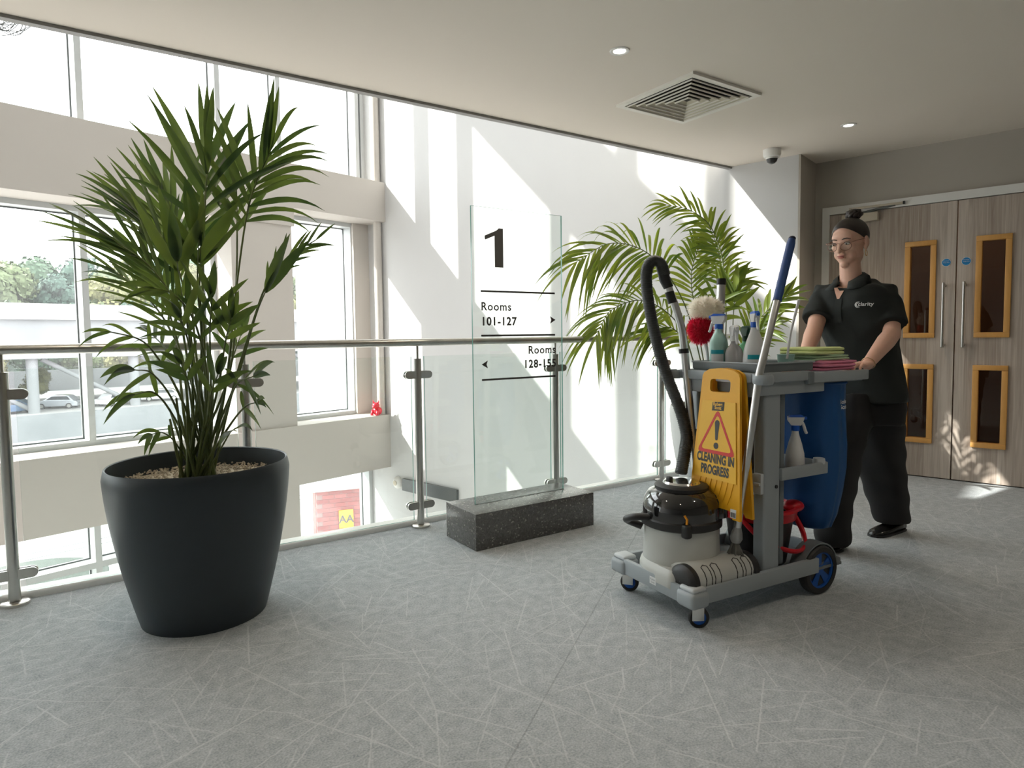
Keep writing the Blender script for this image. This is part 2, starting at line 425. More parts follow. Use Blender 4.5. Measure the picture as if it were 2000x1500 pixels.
# end wall of the atrium, the pillar on the landing and the recessed door wall
mb = MB(); mb.box(XE, XE + 0.3, 1.60, YF + 0.66, -3.6, 9.2)
struct('wall_right', mb, M_['white_wall'])
mb = MB(); mb.box(XE, XE + 0.3, YF + 0.66, 8.70, -0.45, 9.2)   # white fin wall standing out from the front
struct('wall_fin', mb, M_['white_wall'])
DY0, DY1, DZ = -0.255, 1.475, 1.995      # door opening
mb = MB()
mb.box(XD, XD + 0.14, DY1, 1.60, 0, ZC); mb.box(XD, XD + 0.14, -4.2, DY0, 0, ZC); mb.box(XD, XD + 0.14, DY0, DY1, DZ, ZC)
struct('wall_door', mb, M_['greige'])
mb = MB(); mb.box(XE, XD, 1.585, 1.601, 0, ZC)
struct('wall_return', mb, M_['greige'])
mb = MB(); mb.box(-6.5, XD + 0.14, -4.35, -4.2, 0, ZC)
struct('wall_near', mb, M_['greige'])
mb = MB(); mb.box(-6.6, -6.5, -4.2, 8.2, -3.6, 9.2)
struct('wall_left', mb, M_['white_wall'])
# corridor behind the doors, seen dimly through the vision panels
mb = MB(); mb.box(7.6, 7.7, -1.4, 2.4, 0, 2.3); mb.box(XD + 0.14, 7.6, 2.3, 2.4, 0, 2.3); mb.box(XD + 0.14, 7.6, -1.5, -1.4, 0, 2.3)
struct('wall_corridor', mb, mat('brown_corridor_paint', srgb(120, 84, 60), 0.8))
mb = MB(); mb.box(XD + 0.14, 7.7, -1.5, 2.4, 2.3, 2.4); struct('ceiling_corridor', mb, M_['greige'])
mb = MB(); mb.box(XD, 7.7, -1.5, 2.4, -0.1, 0.0); struct('floor_corridor', mb, mat('brown_carpet', srgb(92, 80, 72), 0.95, bump=0.3))
for k, (x, y) in enumerate(((6.3, 0.2), (6.9, 0.9))):  # weak lamps added so the corridor's brown shows
    lamp = bpy.data.objects.new('corridor_light', bpy.data.lights.new('corridor_light', 'POINT')); COL.objects.link(lamp)
    lamp.location = (x, y, 2.1); lamp.data.energy = 1.5; lamp.data.color = (1, 0.72, 0.45); lamp.data.shadow_soft_size = 0.05

# ---- glazed front of the atrium: concrete beams and piers, window bands set back behind them
DEP = 0.66
mb = MB()
def fb(x0, x1, z0, z1, d0=0.0, d1=DEP): mb.box(x0, x1, YF + d0, YF + d1, z0, z1)
fb(-6.5, 3.90, 2.315, 3.0); fb(3.90, XE, 2.517, 3.0)            # first-floor beam
fb(-6.5, XE, -0.585, 0.09)                                       # landing-level beam
fb(3.19, 3.88, 0.09, 2.315, 0.03); fb(-0.6, 0.1, 0.09, 2.315, 0.03)   # piers
fb(4.93, XE, 0.09, 2.517, 0.36)                                  # jamb by the end wall
fb(3.19, 3.88, -3.4, -0.585, 0.03); fb(-0.6, 0.1, -3.4, -0.585, 0.03)
fb(-6.5, -0.1, 3.0, 5.56)                                        # unseen blank wall beyond the first band, added to block sun
fb(-6.5, XE, 5.56, 6.08)                                         # second-floor beam
fb(-6.5, -2.6, 6.08, 8.7)
fb(-6.5, XE, 8.7, 9.2)
fb(-6.5, XE, -3.6, -3.3)
struct('wall_far', mb, M_['facade'])
mb = MB(); mb.box(-6.5, XE, 2.0, YF + DEP, 9.2, 9.4)  # unseen roof, made solid to dim the end wall
struct('ceiling_atrium', mb, M_['ceiling'])
mb = MB(); mb.loft([[(x, y, ZC + 0.32) for x, y in ((cl_L.x, cl_L.y), (XE, cl_R.y), (XE, cl_R.y - 0.15), (cl_L.x, cl_L.y - 0.15))],
                    [(x, y, 9.2) for x, y in ((cl_L.x, cl_L.y), (XE, cl_R.y), (XE, cl_R.y - 0.15), (cl_L.x, cl_L.y - 0.15))]])
struct('wall_upper', mb, M_['white_wall'])
mb = MB(); mb.loft([[(x, y, -3.4) for x, y in ((cl_L.x, cl_L.y - .2), (XE, cl_R.y - .2), (XE, cl_R.y - 0.35), (cl_L.x, cl_L.y - 0.35))],
                    [(x, y, -0.3) for x, y in ((cl_L.x, cl_L.y - .2), (XE, cl_R.y - .2), (XE, cl_R.y - 0.35), (cl_L.x, cl_L.y - 0.35))]])
struct('wall_lower', mb, M_['white_wall'])
mb = MB(); mb.box(-6.5, XE, 0.5, YF + DEP, -3.6, -3.4)
struct('floor_lower', mb, mat('pale_stone_tiles', (0.62, 0.60, 0.57), 0.3, var=0.05, scale=2))

def window(name, x0, x1, z0, z1, mulls, transoms=(), d0=0.40, d1=0.62, w=0.055, fw=0.05):
    root = empty(name, (x0, YF, z0), kind='structure')
    X = lambda v: v - x0
    Z = lambda v: v - z0
    for a, b, c, d in ((x0, x1, z0, z0 + fw), (x0, x1, z1 - fw, z1)):
        m2 = MB(); m2.box(X(a), X(b), d0, d1, Z(c), Z(d)); m2.build('rail', M_['alu'], root, 0)
    for xm in [x0 + fw / 2] + list(mulls) + [x1 - fw / 2]:
        m2 = MB(); m2.box(X(xm) - w / 2, X(xm) + w / 2, d0 + 0.001, d1 - 0.001, fw, Z(z1) - fw); m2.build('mullion', M_['alu'], root, 0)
    edges = [x0 + fw] + [e for xm in mulls for e in (xm - w / 2, xm + w / 2)] + [x1 - fw]
    zs = [z0 + fw] + [e for t in transoms for e in (t - .03, t + .03)] + [z1 - fw]
    for t in transoms:
        for i in range(0, len(edges), 2):
            m2 = MB(); m2.box(X(edges[i]), X(edges[i + 1]), d0 + .002, d1 - .002, Z(t) - .03, Z(t) + .03); m2.build('transom', M_['alu'], root, 0)
    for i in range(0, len(edges), 2):
        for j in range(0, len(zs), 2):
            a, b, c, d = X(edges[i]), X(edges[i + 1]), Z(zs[j]), Z(zs[j + 1])
            m2 = MB(); m2.add([(a, d1 - .06, c), (b, d1 - .06, c), (b, d1 - .06, d), (a, d1 - .06, d)], [(0, 1, 2, 3)]); m2.build('pane', M_['pane'], root, 0)
            g = 0.012                      # dark gasket round each pane
            m2 = MB()
            for q in ((a, b, c, c + g), (a, b, d - g, d), (a, a + g, c + g, d - g), (b - g, b, c + g, d - g)): m2.box(q[0], q[1], d1 - .068, d1 - .05, q[2], q[3])
            m2.build('gasket', M_['gasket'], root, 0)
    return root
window('window_1', -0.1, XE, 3.0, 5.56, (0.42, 1.26, 2.0, 3.28, 3.98, 5.06))
window('window_2', 0.1, 3.19, 0.09, 2.315, (1.97,))
window('window_3', 3.88, 4.97, 0.09, 2.517, ())
window('window_4', 0.1, 3.19, -3.3, -0.585, (1.97,), (-1.06,))
window('window_5', 3.88, XE, -3.3, -0.585, ())
window('window_6', -2.6, XE, 6.08, 8.7, (-1.6, -0.6, 0.42, 1.26, 2.0, 3.28, 3.98, 5.06))
window('window_7', -6.4, -0.6, 0.09, 2.315, (-4.6, -2.6))
window('window_8', -6.4, -0.6, -3.3, -0.585, (-4.6, -2.6))
# vertical service pipe in the corner by the end wall
mb = MB(); mb.cyl((XE - 0.055, YF + 0.10, 0.09), (XE - 0.055, YF + 0.10, 2.517), 0.05, n=16); o = mb.build('trim_4', M_['facade']); o['kind'] = 'structure'
mb = MB(); mb.cyl((XE - 0.055, YF + 0.10, 3.0), (XE - 0.055, YF + 0.10, 5.56), 0.05, n=16); o = mb.build('trim_5', M_['facade']); o['kind'] = 'structure'

# ---- double doors
def door(name, y_hinge, y_meet, sgn):
    root = empty(name, (XD - 0.012, 0, 0), kind='structure')
    ya, yb = sorted((y_hinge, y_meet))
    # vision openings: inner glass edge from the photo frames
    if sgn > 0: vy = (0.757, 0.953)
    else: vy = (0.326, 0.526)
    hz = [(1.024, 1.725), (0.254, 0.832)]
    outer = [(ya + .003, 0.008), (yb - .003, 0.008), (yb - .003, 1.985), (ya + .003, 1.985)]
    holes = [[(vy[0] + .02, a + .02), (vy[1] - .02, a + .02), (vy[1] - .02, b - .02), (vy[0] + .02, b - .02)] for a, b in hz]
    m2 = MB(); m2.plate(outer, holes, 0.045, basis((0, 0, 0), (0, 1, 0), (0, 0, 1))); m2.build('leaf', M_['oak'], root, 0)
    for a, b in hz:
        fr = empty('vision_panel', (0, 0, 0)); fr.parent = root
        y0, y1, w = vy[0], vy[1], 0.036
        for q in ((y0, y1, a, a + w), (y0, y1, b - w, b), (y0, y0 + w, a + w, b - w), (y1 - w, y1, a + w, b - w)):
            m2 = MB(); m2.rbox(-0.016, 0.05, q[0], q[1], q[2], q[3], 0.004, 2); m2.build('bead', M_['beech'], fr, 40)
        m2 = MB(); m2.add([(0.02, y0 + w, a + w), (0.02, y1 - w, a + w), (0.02, y1 - w, b - w), (0.02, y0 + w, b - w)], [(0, 1, 2, 3)])
        m2.build('pane', M_['door_glass'], fr, 0)
    yh = 0.703 if sgn > 0 else 0.583      # pull handle
    m2 = MB(); pts = [(0, yh, 1.395), (-0.055, yh, 1.395), (-0.07, yh, 1.38), (-0.07, yh, 0.99), (-0.055, yh, 0.975), (0, yh, 0.975)]
    m2.tube(smooth_path(pts, 4), 0.010, 12); m2.build('pull_handle', M_['steel'], root, 60)
    yd = 0.697 if sgn > 0 else 0.580      # round blue fire-door sign
    dn = empty('fire_door_sign', (0, 0, 0)); dn.parent = root
    Mt = basis((-0.002, yd, 1.558), (0, -1, 0), (0, 0, 1))
    m2 = MB(); m2.plate(circ(0.026, 32), [], 0.0015, Mt); m2.build('disc', M_['sign_blue'], dn, 0)
    m2 = MB(); m2.plate(circ(0.0285, 32), [circ(0.026, 32)], 0.0012, Mt); m2.build('rim', M_['trim_white'], dn, 0)
    for i, (s_, dy) in enumerate((('Fire door', .008), ('Keep shut', -.004))):
        text('lettering', s_, 0.0092, Mt @ Matrix.Translation((0, dy, 0.003)), M_['trim_white'], dn, 'CENTER')
    m2 = MB(); m2.rbox(-0.055, 0.0, (1.127 if sgn > 0 else -0.155), (1.375 if sgn > 0 else 0.10), 1.905, 1.968, 0.004); c = m2.build('door_closer', M_['closer'], root, 40)
    ys = (1.33, 0.97) if sgn > 0 else (0.22, -0.12)
    m2 = MB(); m2.rbox(-0.030, -0.008, min(ys), max(ys), 2.005, 2.022, 0.003); m2.build('track', M_['closer'], c, 40)
    m2 = MB(); m2.box(-0.034, -0.006, ys[1] - .012 if sgn > 0 else ys[0], ys[1] if sgn > 0 else ys[0] + .012, 2.003, 2.024); m2.build('track_cap', M_['black'], c, 0)
    a_, b_ = ((1.25, 1.97), (1.02, 2.008)) if sgn > 0 else ((0.0, 1.97), (0.19, 2.008))
    m2 = MB(); m2.tube([(-0.03, a_[0], a_[1]), (-0.022, b_[0], b_[1])], 0.006, 8, ry=1.6); m2.build('arm', M_['gasket'], c, 60)
    return root
M_['door_glass'] = glass_mat('smoked_door_glass', (0.50, 0.44, 0.38), 1.3)
M_['sign_blue'] = mat('sign_blue', srgb(22, 128, 190), 0.4)
M_['closer'] = mat('champagne_metal', srgb(196, 186, 168), 0.4, 0.2)
door('door_1', 1.475, 0.638, 1)
door('door_2', -0.255, 0.636, -1)
# white door frame
mb = MB(); mb.box(XD - 0.022, XD + 0.10, 1.472, 1.525, 0, 2.049); mb.box(XD - 0.022, XD + 0.10, -0.305, -0.252, 0, 2.049); mb.box(XD - 0.022, XD + 0.10, -0.252, 1.472, 1.99, 2.049)
o = struct('trim_6', mb, M_['trim_white'])
# ================================================================== OUTSIDE
M_['paving'] = mat('pale_concrete_paving', (0.30, 0.295, 0.285), 0.85, var=0.08, scale=0.6)
M_['concrete'] = mat('grey_concrete', (0.20, 0.205, 0.21), 0.85, var=0.1, scale=0.8)
M_['concrete_d'] = mat('weathered_concrete', (0.16, 0.17, 0.175), 0.85, var=0.12, scale=1.2)
M_['turf'] = mat('dark_turf', (0.022, 0.034, 0.024), 0.95, var=0.3, scale=2)
GZ = -8.5
mb = MB(); mb.box(-120, 160, YF + DEP, 75.0, GZ - 0.3, GZ); o = struct('ground', mb, M_['paving'])
mb = MB(); mb.box(-120, 160, 75.0, 75.4, GZ, -6.05); o = struct('wall_terrace', mb, M_['concrete_d'])
mb = MB(); mb.box(-120, 160, 75.4, 320, GZ, -6.2); o = struct('ground_terrace', mb, M_['paving'])
# pale kerb lines and a round turf bed on the forecourt
for k, (px_, py_) in enumerate(((100, 1073), (180, 1046))):
    y = at(px_, py_, (CAM_H - GZ) * FPX / (py_ - 655)).y
    mb = MB(); mb.box(-40, 60, y, y + 0.16, GZ, GZ + 0.03); o = mb.build('kerb', M_['concrete'], None, 0); tag(o, ['grey kerb line nearest the window on the forecourt', 'grey kerb line farther out on the forecourt'][k], 'kerb')
tc_ = at(45, 1128, (CAM_H - GZ) * FPX / (1128 - 655))
mb = MB(); mb.lathe([(0.001, .12), (2.75, .10), (2.9, .0)], 48, (tc_.x, tc_.y, GZ)); o = mb.build('turf_circle', M_['turf']); tag(o, 'dark green round turf bed on the pale forecourt', 'lawn')
# raised concrete deck on round columns
dk = empty('concrete_deck', (17.3, 78.0, -6.2), label='raised concrete deck on round columns beyond the left window', cat='deck')
mb = MB(); mb.box(-90, 110, 0, 26, 5.5, 9.85); mb.build('slab', M_['concrete'], dk, 0)
mb = MB(); mb.box(-90, 110, -0.5, 0.0, 9.4, 11.0); mb.build('parapet', M_['paving'], dk, 0)
for k in range(7):
    x = -27.9 + 9.3 * k
    mb = MB(); mb.cyl((x, 0.9, 0), (x, 0.9, 5.5), 0.5, n=24); mb.build('column', M_['concrete'], dk, 60)
    mb = MB(); mb.tube([(x + 1.0, 1.6, 5.4), (x + 9.6, 1.6, 0.1)], 0.24, 10); mb.build('brace', M_['concrete'], dk, 60)
# grey boundary wall behind the cars
mb = MB(); mb.box(-120, 180, 112, 112.4, -6.2, -3.2); struct('wall_boundary', mb, M_['concrete'])
# wooded hill
mb = MB(); rows = []
for j in range(9):
    y = 128 + j * 17
    rows.append([(-160 + i * 26, y, -6.2 + 17.0 * (j / 8) ** 0.8 + 2.0 * sin(i * 0.9 + j)) for i in range(19)])
mb.loft(rows, False, False, closed=False); struct('ground_hill', mb, M_['turf'], smooth=180)
def crown_mesh(seed, col):               # lumpy crown covered in hundreds of leaf clumps
    r = random.Random(seed); mb = MB()
    for k in range(11):
        c = Vector((r.uniform(-1.3, 1.3), r.uniform(-1.3, 1.3), r.uniform(-1.2, 1.7))); R = r.uniform(0.8, 1.3)
        mb.ell(c, (R * .86, R * .86, R * .86), seg=10, rings=7)
        for i in range(230):
            u, th = r.uniform(-1, 1), r.uniform(0, 2 * pi); q = sqrt(1 - u * u); d = Vector((q * cos(th), q * sin(th), u))
            p = c + d * R * r.uniform(.84, 1.14); s1, s2 = perp((d + Vector((r.uniform(-1, 1), r.uniform(-1, 1), r.uniform(-1, 1))) * .7).normalized()); w = r.uniform(.07, .17)
            mb.add([p - s1 * w - s2 * w * .6, p + s1 * w * .8 - s2 * w, p + s1 * w + s2 * w * .7, p - s1 * w * .5 + s2 * w], [(0, 1, 2, 3)])
    me = mb.mesh('crown'); me.materials.append(col); return me
GREENS = [mat('hill_leaves', c, 0.9, var=0.4, scale=3.5, bump=0.0) for c in ((0.075, 0.12, 0.075), (0.11, 0.14, 0.07), (0.06, 0.105, 0.08), (0.17, 0.17, 0.075))]
CROWNS = [crown_mesh(s, GREENS[s % 4]) for s in range(8)]
mb = MB(); mb.cyl((0, 0, -4), (0, 0, -1), .22, .15, 8); TRUNK = mb.mesh('trunk'); TRUNK.materials.append(mat('bark', (0.16, 0.12, 0.09), 0.9))
def tree(x, y, z, s, k, label, group):
    t = empty('tree', (x, y, z - 2.2 * s), label=label, cat='tree', group=group)
    for nm, me in (('crown', CROWNS[k % 8]), ('trunk', TRUNK)):
        c = bpy.data.objects.new(nm, me); COL.objects.link(c); c.parent = t; c.location = (0, 0, 2.2 * s); c.scale = (s, s, s * 1.05); c.rotation_euler.z = (k * 1.7) if nm == 'crown' else 0
r = random.Random(3)
k = 0
for row, (y, z, s) in enumerate(((146, 1.0, 2.5), (180, 9.0, 2.9), (212, 15.5, 3.2), (246, 19.5, 3.5))):
    for i in range(10):
        x = 2 + row * 3.5 + (i + 0.5 * (row % 2)) * (9.6 + row * 2.0) + r.uniform(-1, 1)
        k += 1
        tree(x, y + r.uniform(-3, 3), z + r.uniform(-1.2, 1.2), s * r.uniform(.9, 1.15), k, ['green tree at the foot of the hazy hill', 'tree low on the hazy wooded hill', 'tree high on the hazy wooded hill', 'tree on the crest of the hazy wooded hill'][row], ['trees at the foot of the hill', 'trees low on the hill', 'trees high on the hill', 'trees along the crest of the hill'][row])
for i in range(10):
    tree(8 + i * 6.2 + r.uniform(-.5, .5), 118.5 + (1.5 if i % 2 else 0), -1.5, 1.35 * r.uniform(.9, 1.1), [3, 1, 3, 0, 1][i % 5] + (4 if i % 2 else 0), 'yellow-green tree behind the parked cars, under the deck', 'trees behind the parked cars')
tree(19.6, 88.5, -3.6, 0.62, 3, 'slender yellow-leaved tree beside the round column outside', None)
mb = MB()
# parked cars
def car(x, y, rz, col, label):
    t = empty('car', (x, y, -6.2), rz, label, 'car')
    W = 0.86
    lower = [(-2.1, .30), (-2.15, .62), (-2.0, .82), (-1.2, .90), (1.0, .92), (1.95, .78), (2.15, .55), (2.1, .28)]
    upper = [(-1.75, .86), (-1.2, 1.38), (-.7, 1.46), (.35, 1.43), (1.15, .92)]
    m2 = MB(); m2.loft([[(px_, -W, pz_) for px_, pz_ in lower], [(px_, W, pz_) for px_, pz_ in lower]]); 
    m2.build('body', col, t, 30)
    m2 = MB(); m2.loft([[(px_, -W + .06 + .14 * (pz_ > 1.2), pz_) for px_, pz_ in upper], [(px_, W - .06 - .14 * (pz_ > 1.2), pz_) for px_, pz_ in upper]]); m2.build('cabin', col, t, 30)
    for sy in (-1, 1):
        m2 = MB(); m2.add([(px_, sy * (W - .045 - .14 * (pz_ > 1.2)), pz_) for px_, pz_ in ((-1.45, .95), (-1.1, 1.33), (.3, 1.36), (.92, .97))], [(0, 1, 2, 3)]); m2.build('side_window', M_['car_glass'], t, 0)
        for wx in (-1.3, 1.3):
            m2 = MB(); m2.cyl((wx, sy * (W - .2), .31), (wx, sy * (W + .01), .31), .31, n=20); wv = m2.build('wheel', M_['rubber'], t, 40)
            m2 = MB(); m2.cyl((wx, sy * (W - .05), .31), (wx, sy * (W + .02), .31), .19, n=14); m2.build('hub', M_['steel'], wv, 40)
        m2 = MB(); m2.rbox(2.02, 2.14, sy * .75 - .14, sy * .75 + .14, .60, .70, .02); m2.build('headlight', M_['trim_white'], t, 40)
M_['car_glass'] = mat('car_glass', (0.03, 0.035, 0.04), 0.08)
cols = [mat('blue_car_paint', (0.07, 0.13, 0.22), .25, .3, coat=1), mat('silver_car_paint', (0.42, 0.44, 0.47), .3, .5, coat=1), mat('white_car_paint', (0.7, 0.71, 0.72), .3, coat=1), mat('dark_car_paint', (0.05, 0.09, 0.12), .3, .3, coat=1)]
for x, y, rz, c, lb in ((15.6, 80.2, 0.35, 0, 'blue car parked left of the round column outside'), (20.3, 82.5, 2.5, 1, 'silver car parked just right of the round column outside'), (25.4, 80.8, 0.4, 2, 'white car parked beyond the silver one outside'),
                        (16.9, 86.5, 0.5, 3, 'dark car half hidden behind the round column outside'), (30.6, 82.0, 2.7, 2, 'pale car parked farthest right under the deck outside')):
    car(x, y, rz, cols[c], lb)
# brick gatehouse with a yellow plate seen through the lower right window
kc = at(618, 1000, 18.0)
bk = empty('brick_kiosk', (kc.x, kc.y, GZ), radians(-28), 'pink brick kiosk outside the lower right window', 'kiosk')
BRICK = [mat('red_brick_%d' % i, c, .85, var=.15) for i, c in enumerate(((0.20, 0.060, 0.055), (0.23, 0.075, 0.068), (0.18, 0.052, 0.048)))]
mb = MB(); mb.box(0.012, 2.8, 0.012, 1.6, 0, 5.3); mb.build('core', mat('mortar', (0.20, 0.13, 0.12), .9), bk, 0)
mb = MB(); mb.box(0, 0.316, 0, 0.10, 0, 0.112)
bme = [mb.mesh('brick') for _ in BRICK]
for i, m in enumerate(BRICK): bme[i].materials.append(m)
def brick(x, z, rot, j):
    o = bpy.data.objects.new('brick', bme[j % 3]); COL.objects.link(o); o.parent = bk
    o.location = (x, 0, z)
    if rot: o.rotation_euler.z = pi / 2; o.location = (0.10, x, z)
j = 0
for row in range(25):
    for i in range(8):
        j += 1 + (i * 7 + row * 5) % 3
        brick(i * .336 + (.168 if row % 2 else 0.02), 2.2 + row * .124 + .004, False, j)
    for i in range(4):
        j += 2; brick(i * .336 + .12 + (.1 if row % 2 else 0), 2.2 + row * .124 + .004, True, j)
mb = MB(); mb.box(-.12, 2.92, -.12, 1.72, 5.3, 5.45); mb.build('cornice', M_['paving'], bk, 0)
pl_ = empty('yellow_sign', (0, 0, 0), radians(-28), 'small yellow plate lettered AA on the pink brick kiosk', 'sign')
pp_ = Vector((kc.x, kc.y, 0)) + Vector((cos(radians(-28)), sin(radians(-28)), 0)) * .80 + Vector((sin(radians(-28)), -cos(radians(-28)), 0)) * .005
pl_.location = (pp_.x, pp_.y, -4.05)
mb = MB(); mb.rbox(-.20, .20, -.05, -.001, -.26, .26, .01); mb.build('plate', mat('sign_yellow', srgb(190, 140, 14), .5), pl_, 30)
text('lettering', 'AA', 0.30, basis((0, -.053, -.10), (1, 0, 0), (0, 0, 1)), M_['ink'], pl_, 'CENTER', 0.009)
# ================================================================== BALUSTRADE
YP = 3.304
def glass_box(mb_root, x0, x1, y, z0, z1, th=0.010):
    m2 = MB(); m2.box(x0, x1, y - th / 2, y + th / 2, z0, z1)
    o = m2.build('glass_panel', [M_['glass'], M_['glass_edge']], mb_root, 0)
    for p in o.data.polygons: p.material_index = 0 if abs(p.normal.y) > 0.9 else 1
    return o
ba = empty('balustrade', (0, 0, 0), BA, 'steel and clear glass balustrade along the landing edge', 'balustrade')
mb = MB(); mb.cyl((-3.6, YP, 1.046), (4.40, YP, 1.046), 0.0215, n=24); mb.build('handrail', M_['steel'], ba, 60)
PX = [-2.25, -1.25, -0.262, 0.66, 1.575, 2.548, 3.525]
for x in PX:
    m2 = MB(); m2.cyl((x, YP, 0.0), (x, YP, 0.955), 0.0215, n=24)
    p = m2.build('post', M_['steel'], ba, 60)
    m2 = MB(); m2.cyl((x, YP, 0.95), (x, YP, 1.03), 0.0075, n=12); m2.build('stem', M_['steel'], p, 60)
    m2 = MB(); m2.lathe([(0.0, .014), (.045, .014), (.052, .010), (.052, 0.0)], 32, (x, YP, 0)); m2.build('base_plate', M_['steel'], p, 40)
    for z in (0.125, 0.865):
        for s in (-1, 1):
            m2 = MB()
            out = [(0.015, -.021), (.062, -.021)] + [(.062 + .021 * cos(a), .021 * sin(a)) for a in [(-pi / 2 + pi * k / 8) for k in range(1, 8)]] + [(.062, .021), (.015, .021)]
            for yy in (-0.017, 0.007):
                m2.plate([(s * a, b) for a, b in out], [], 0.010, basis((x, YP + yy + .01, z), (1, 0, 0), (0, 0, 1)))
            m2.cyl((x + s * .03, YP - .019, z + .010), (x + s * .03, YP - .0165, z + .010), .003, n=8)
            m2.cyl((x + s * .03, YP - .019, z - .010), (x + s * .03, YP - .0165, z - .010), .003, n=8)
            m2.build('clamp', M_['steel'], p, 40)
for a, b in zip(PX[:-1], PX[1:]): glass_box(ba, a + .040, b - .040, YP, 0.045, 0.968)
glass_box(ba, PX[-1] + .040, 4.36, YP, 0.045, 0.968)

# ================================================================== GLASS DIRECTORY SIGN
sg = empty('directory_sign', tuple(Bp(2.0, 2.90)), BA, 'tall clear glass room-number sign on a dark grey stone plinth', 'sign')
GX, GY = 2.0, 2.90
mb = MB(); mb.rbox(1.608 - GX, 2.382 - GX, 2.742 - GY, 3.055 - GY, 0.0, 0.188, 0.003, 2); mb.build('plinth', M_['terrazzo'], sg, 40)
m2 = MB(); m2.box(1.705 - GX, 2.296 - GX, 0.006, 0.016, 0.185, 1.749)
o = m2.build('glass_sheet', [M_['glass'], M_['glass_edge']], sg, 0)
for p in o.data.polygons: p.material_index = 0 if abs(p.normal.y) > 0.9 else 1
mb = MB(); mb.box(1.70 - GX, 2.30 - GX, 0.003, 0.019, 0.1885, 0.1895); mb.build('slot', M_['gasket'], sg, 0)
SM = lambda x, z: basis((x - GX, 0.005, z), (1, 0, 0), (0, 0, 1))
one = [(1.845, 1.439), (1.899, 1.439), (1.899, 1.645), (1.872, 1.645), (1.857, 1.632), (1.784, 1.601), (1.784, 1.588), (1.788, 1.580), (1.845, 1.604)]
mb = MB(); mb.plate([(a, b) for a, b in one], [], 0.0, basis((-GX, 0.005, 0), (1, 0, 0), (0, 0, 1))); mb.build('numeral', M_['sign_grey'] if 'sign_grey' in M_ else M_['ink'], sg, 0)
for z in (1.312, 1.079, 0.846):
    mb = MB(); mb.plate([(1.755, z - .005), (2.243, z - .005), (2.243, z + .005), (1.755, z + .005)], [], 0, basis((-GX, .005, 0), (1, 0, 0), (0, 0, 1))); mb.build('rule_line', M_['ink'], sg, 0)
text('lettering', 'Rooms', 0.061, SM(1.755, 1.212), M_['ink'], sg, 'LEFT', 0.0013, 1.14)
text('lettering', '101-127', 0.061, SM(1.755, 1.134), M_['ink'], sg, 'LEFT', 0.0020, 1.12)
text('lettering', 'Rooms', 0.061, SM(2.246, 0.977), M_['ink'], sg, 'RIGHT', 0.0013, 1.14)
text('lettering', '128-155', 0.061, SM(2.248, 0.900), M_['ink'], sg, 'RIGHT', 0.0020, 1.12)
for cx, cz, s in ((2.226, 1.163, 1), (1.775, 0.927, -1)):
    pts = [(cx + s * a, cz + b) for a, b in ((.020, 0), (-.018, .021), (-.010, 0), (-.018, -.021))]
    mb = MB(); mb.plate(pts, [], 0, basis((-GX, .005, 0), (1, 0, 0), (0, 0, 1))); mb.build('arrow', M_['ink'], sg, 0)

# ================================================================== POTTED PALMS
M_['leaf'] = leaf_mat('palm_leaf', (0.016, 0.040, 0.022), (0.080, 0.120, 0.045), 0.42)
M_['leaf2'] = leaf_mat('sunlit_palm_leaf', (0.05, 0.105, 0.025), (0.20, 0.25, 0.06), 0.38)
M_['stem'] = mat('palm_stem', (0.10, 0.13, 0.035), 0.5, var=0.35, scale=20)
M_['pot'] = mat('charcoal_pot', (0.026, 0.036, 0.045), 0.42, var=0.05, spec=0.45)
M_['pot_pale'] = mat('pale_grey_pot', (0.55, 0.55, 0.54), 0.5, var=0.04)
M_['gravel'] = mat('gravel', (0.42, 0.36, 0.27), 0.9, var=0.7, scale=60)
def pot(root, rb, rt, h, m, gravel_z, zb=0.0):
    mb = MB(); prof = []
    for i in range(17):
        t = i / 16
        prof.append((rb + (rt + .008 - rb) * (1 - (1 - t) ** 1.45) + .004 * sin(pi * t), h * t))
    prof[-1] = (rt, h - .004); prof = [(0.0, 0.0), (rb - .01, 0.0)] + prof[0:] + [(rt - .003, h), (rt - .008, h - .003), (rt - .014, gravel_z - .02)]
    mb.lathe(prof, 72); mb.build('pot', m, root, 50)
    r = random.Random(5); mb = MB(); R = rt - .022
    mb.lathe([(R + .01, gravel_z - .012), (R * .6, gravel_z), (0.001, gravel_z + .004)], 40)
    for k in range(1500):
        a = r.uniform(0, 2 * pi); q = R * sqrt(r.random()); s = r.uniform(.003, .008)
        c = Vector((q * cos(a), q * sin(a), gravel_z + .002 + r.uniform(-.002, .005)))
        pts = [c + Vector((r.uniform(.6, 1.2) * s * d[0], r.uniform(.6, 1.2) * s * d[1], r.uniform(.5, .9) * s * d[2])) for d in ((1, 0, 0), (-1, 0, 0), (0, 1, 0), (0, -1, 0), (0, 0, 1), (0, 0, -1))]
        mb.add(pts, [(0, 2, 4), (2, 1, 4), (1, 3, 4), (3, 0, 4), (2, 0, 5), (1, 2, 5), (3, 1, 5), (0, 3, 5)])
    g = mb.build('gravel', M_['gravel'], root, 0); g['kind'] = 'stuff'
N_LEAF = {}
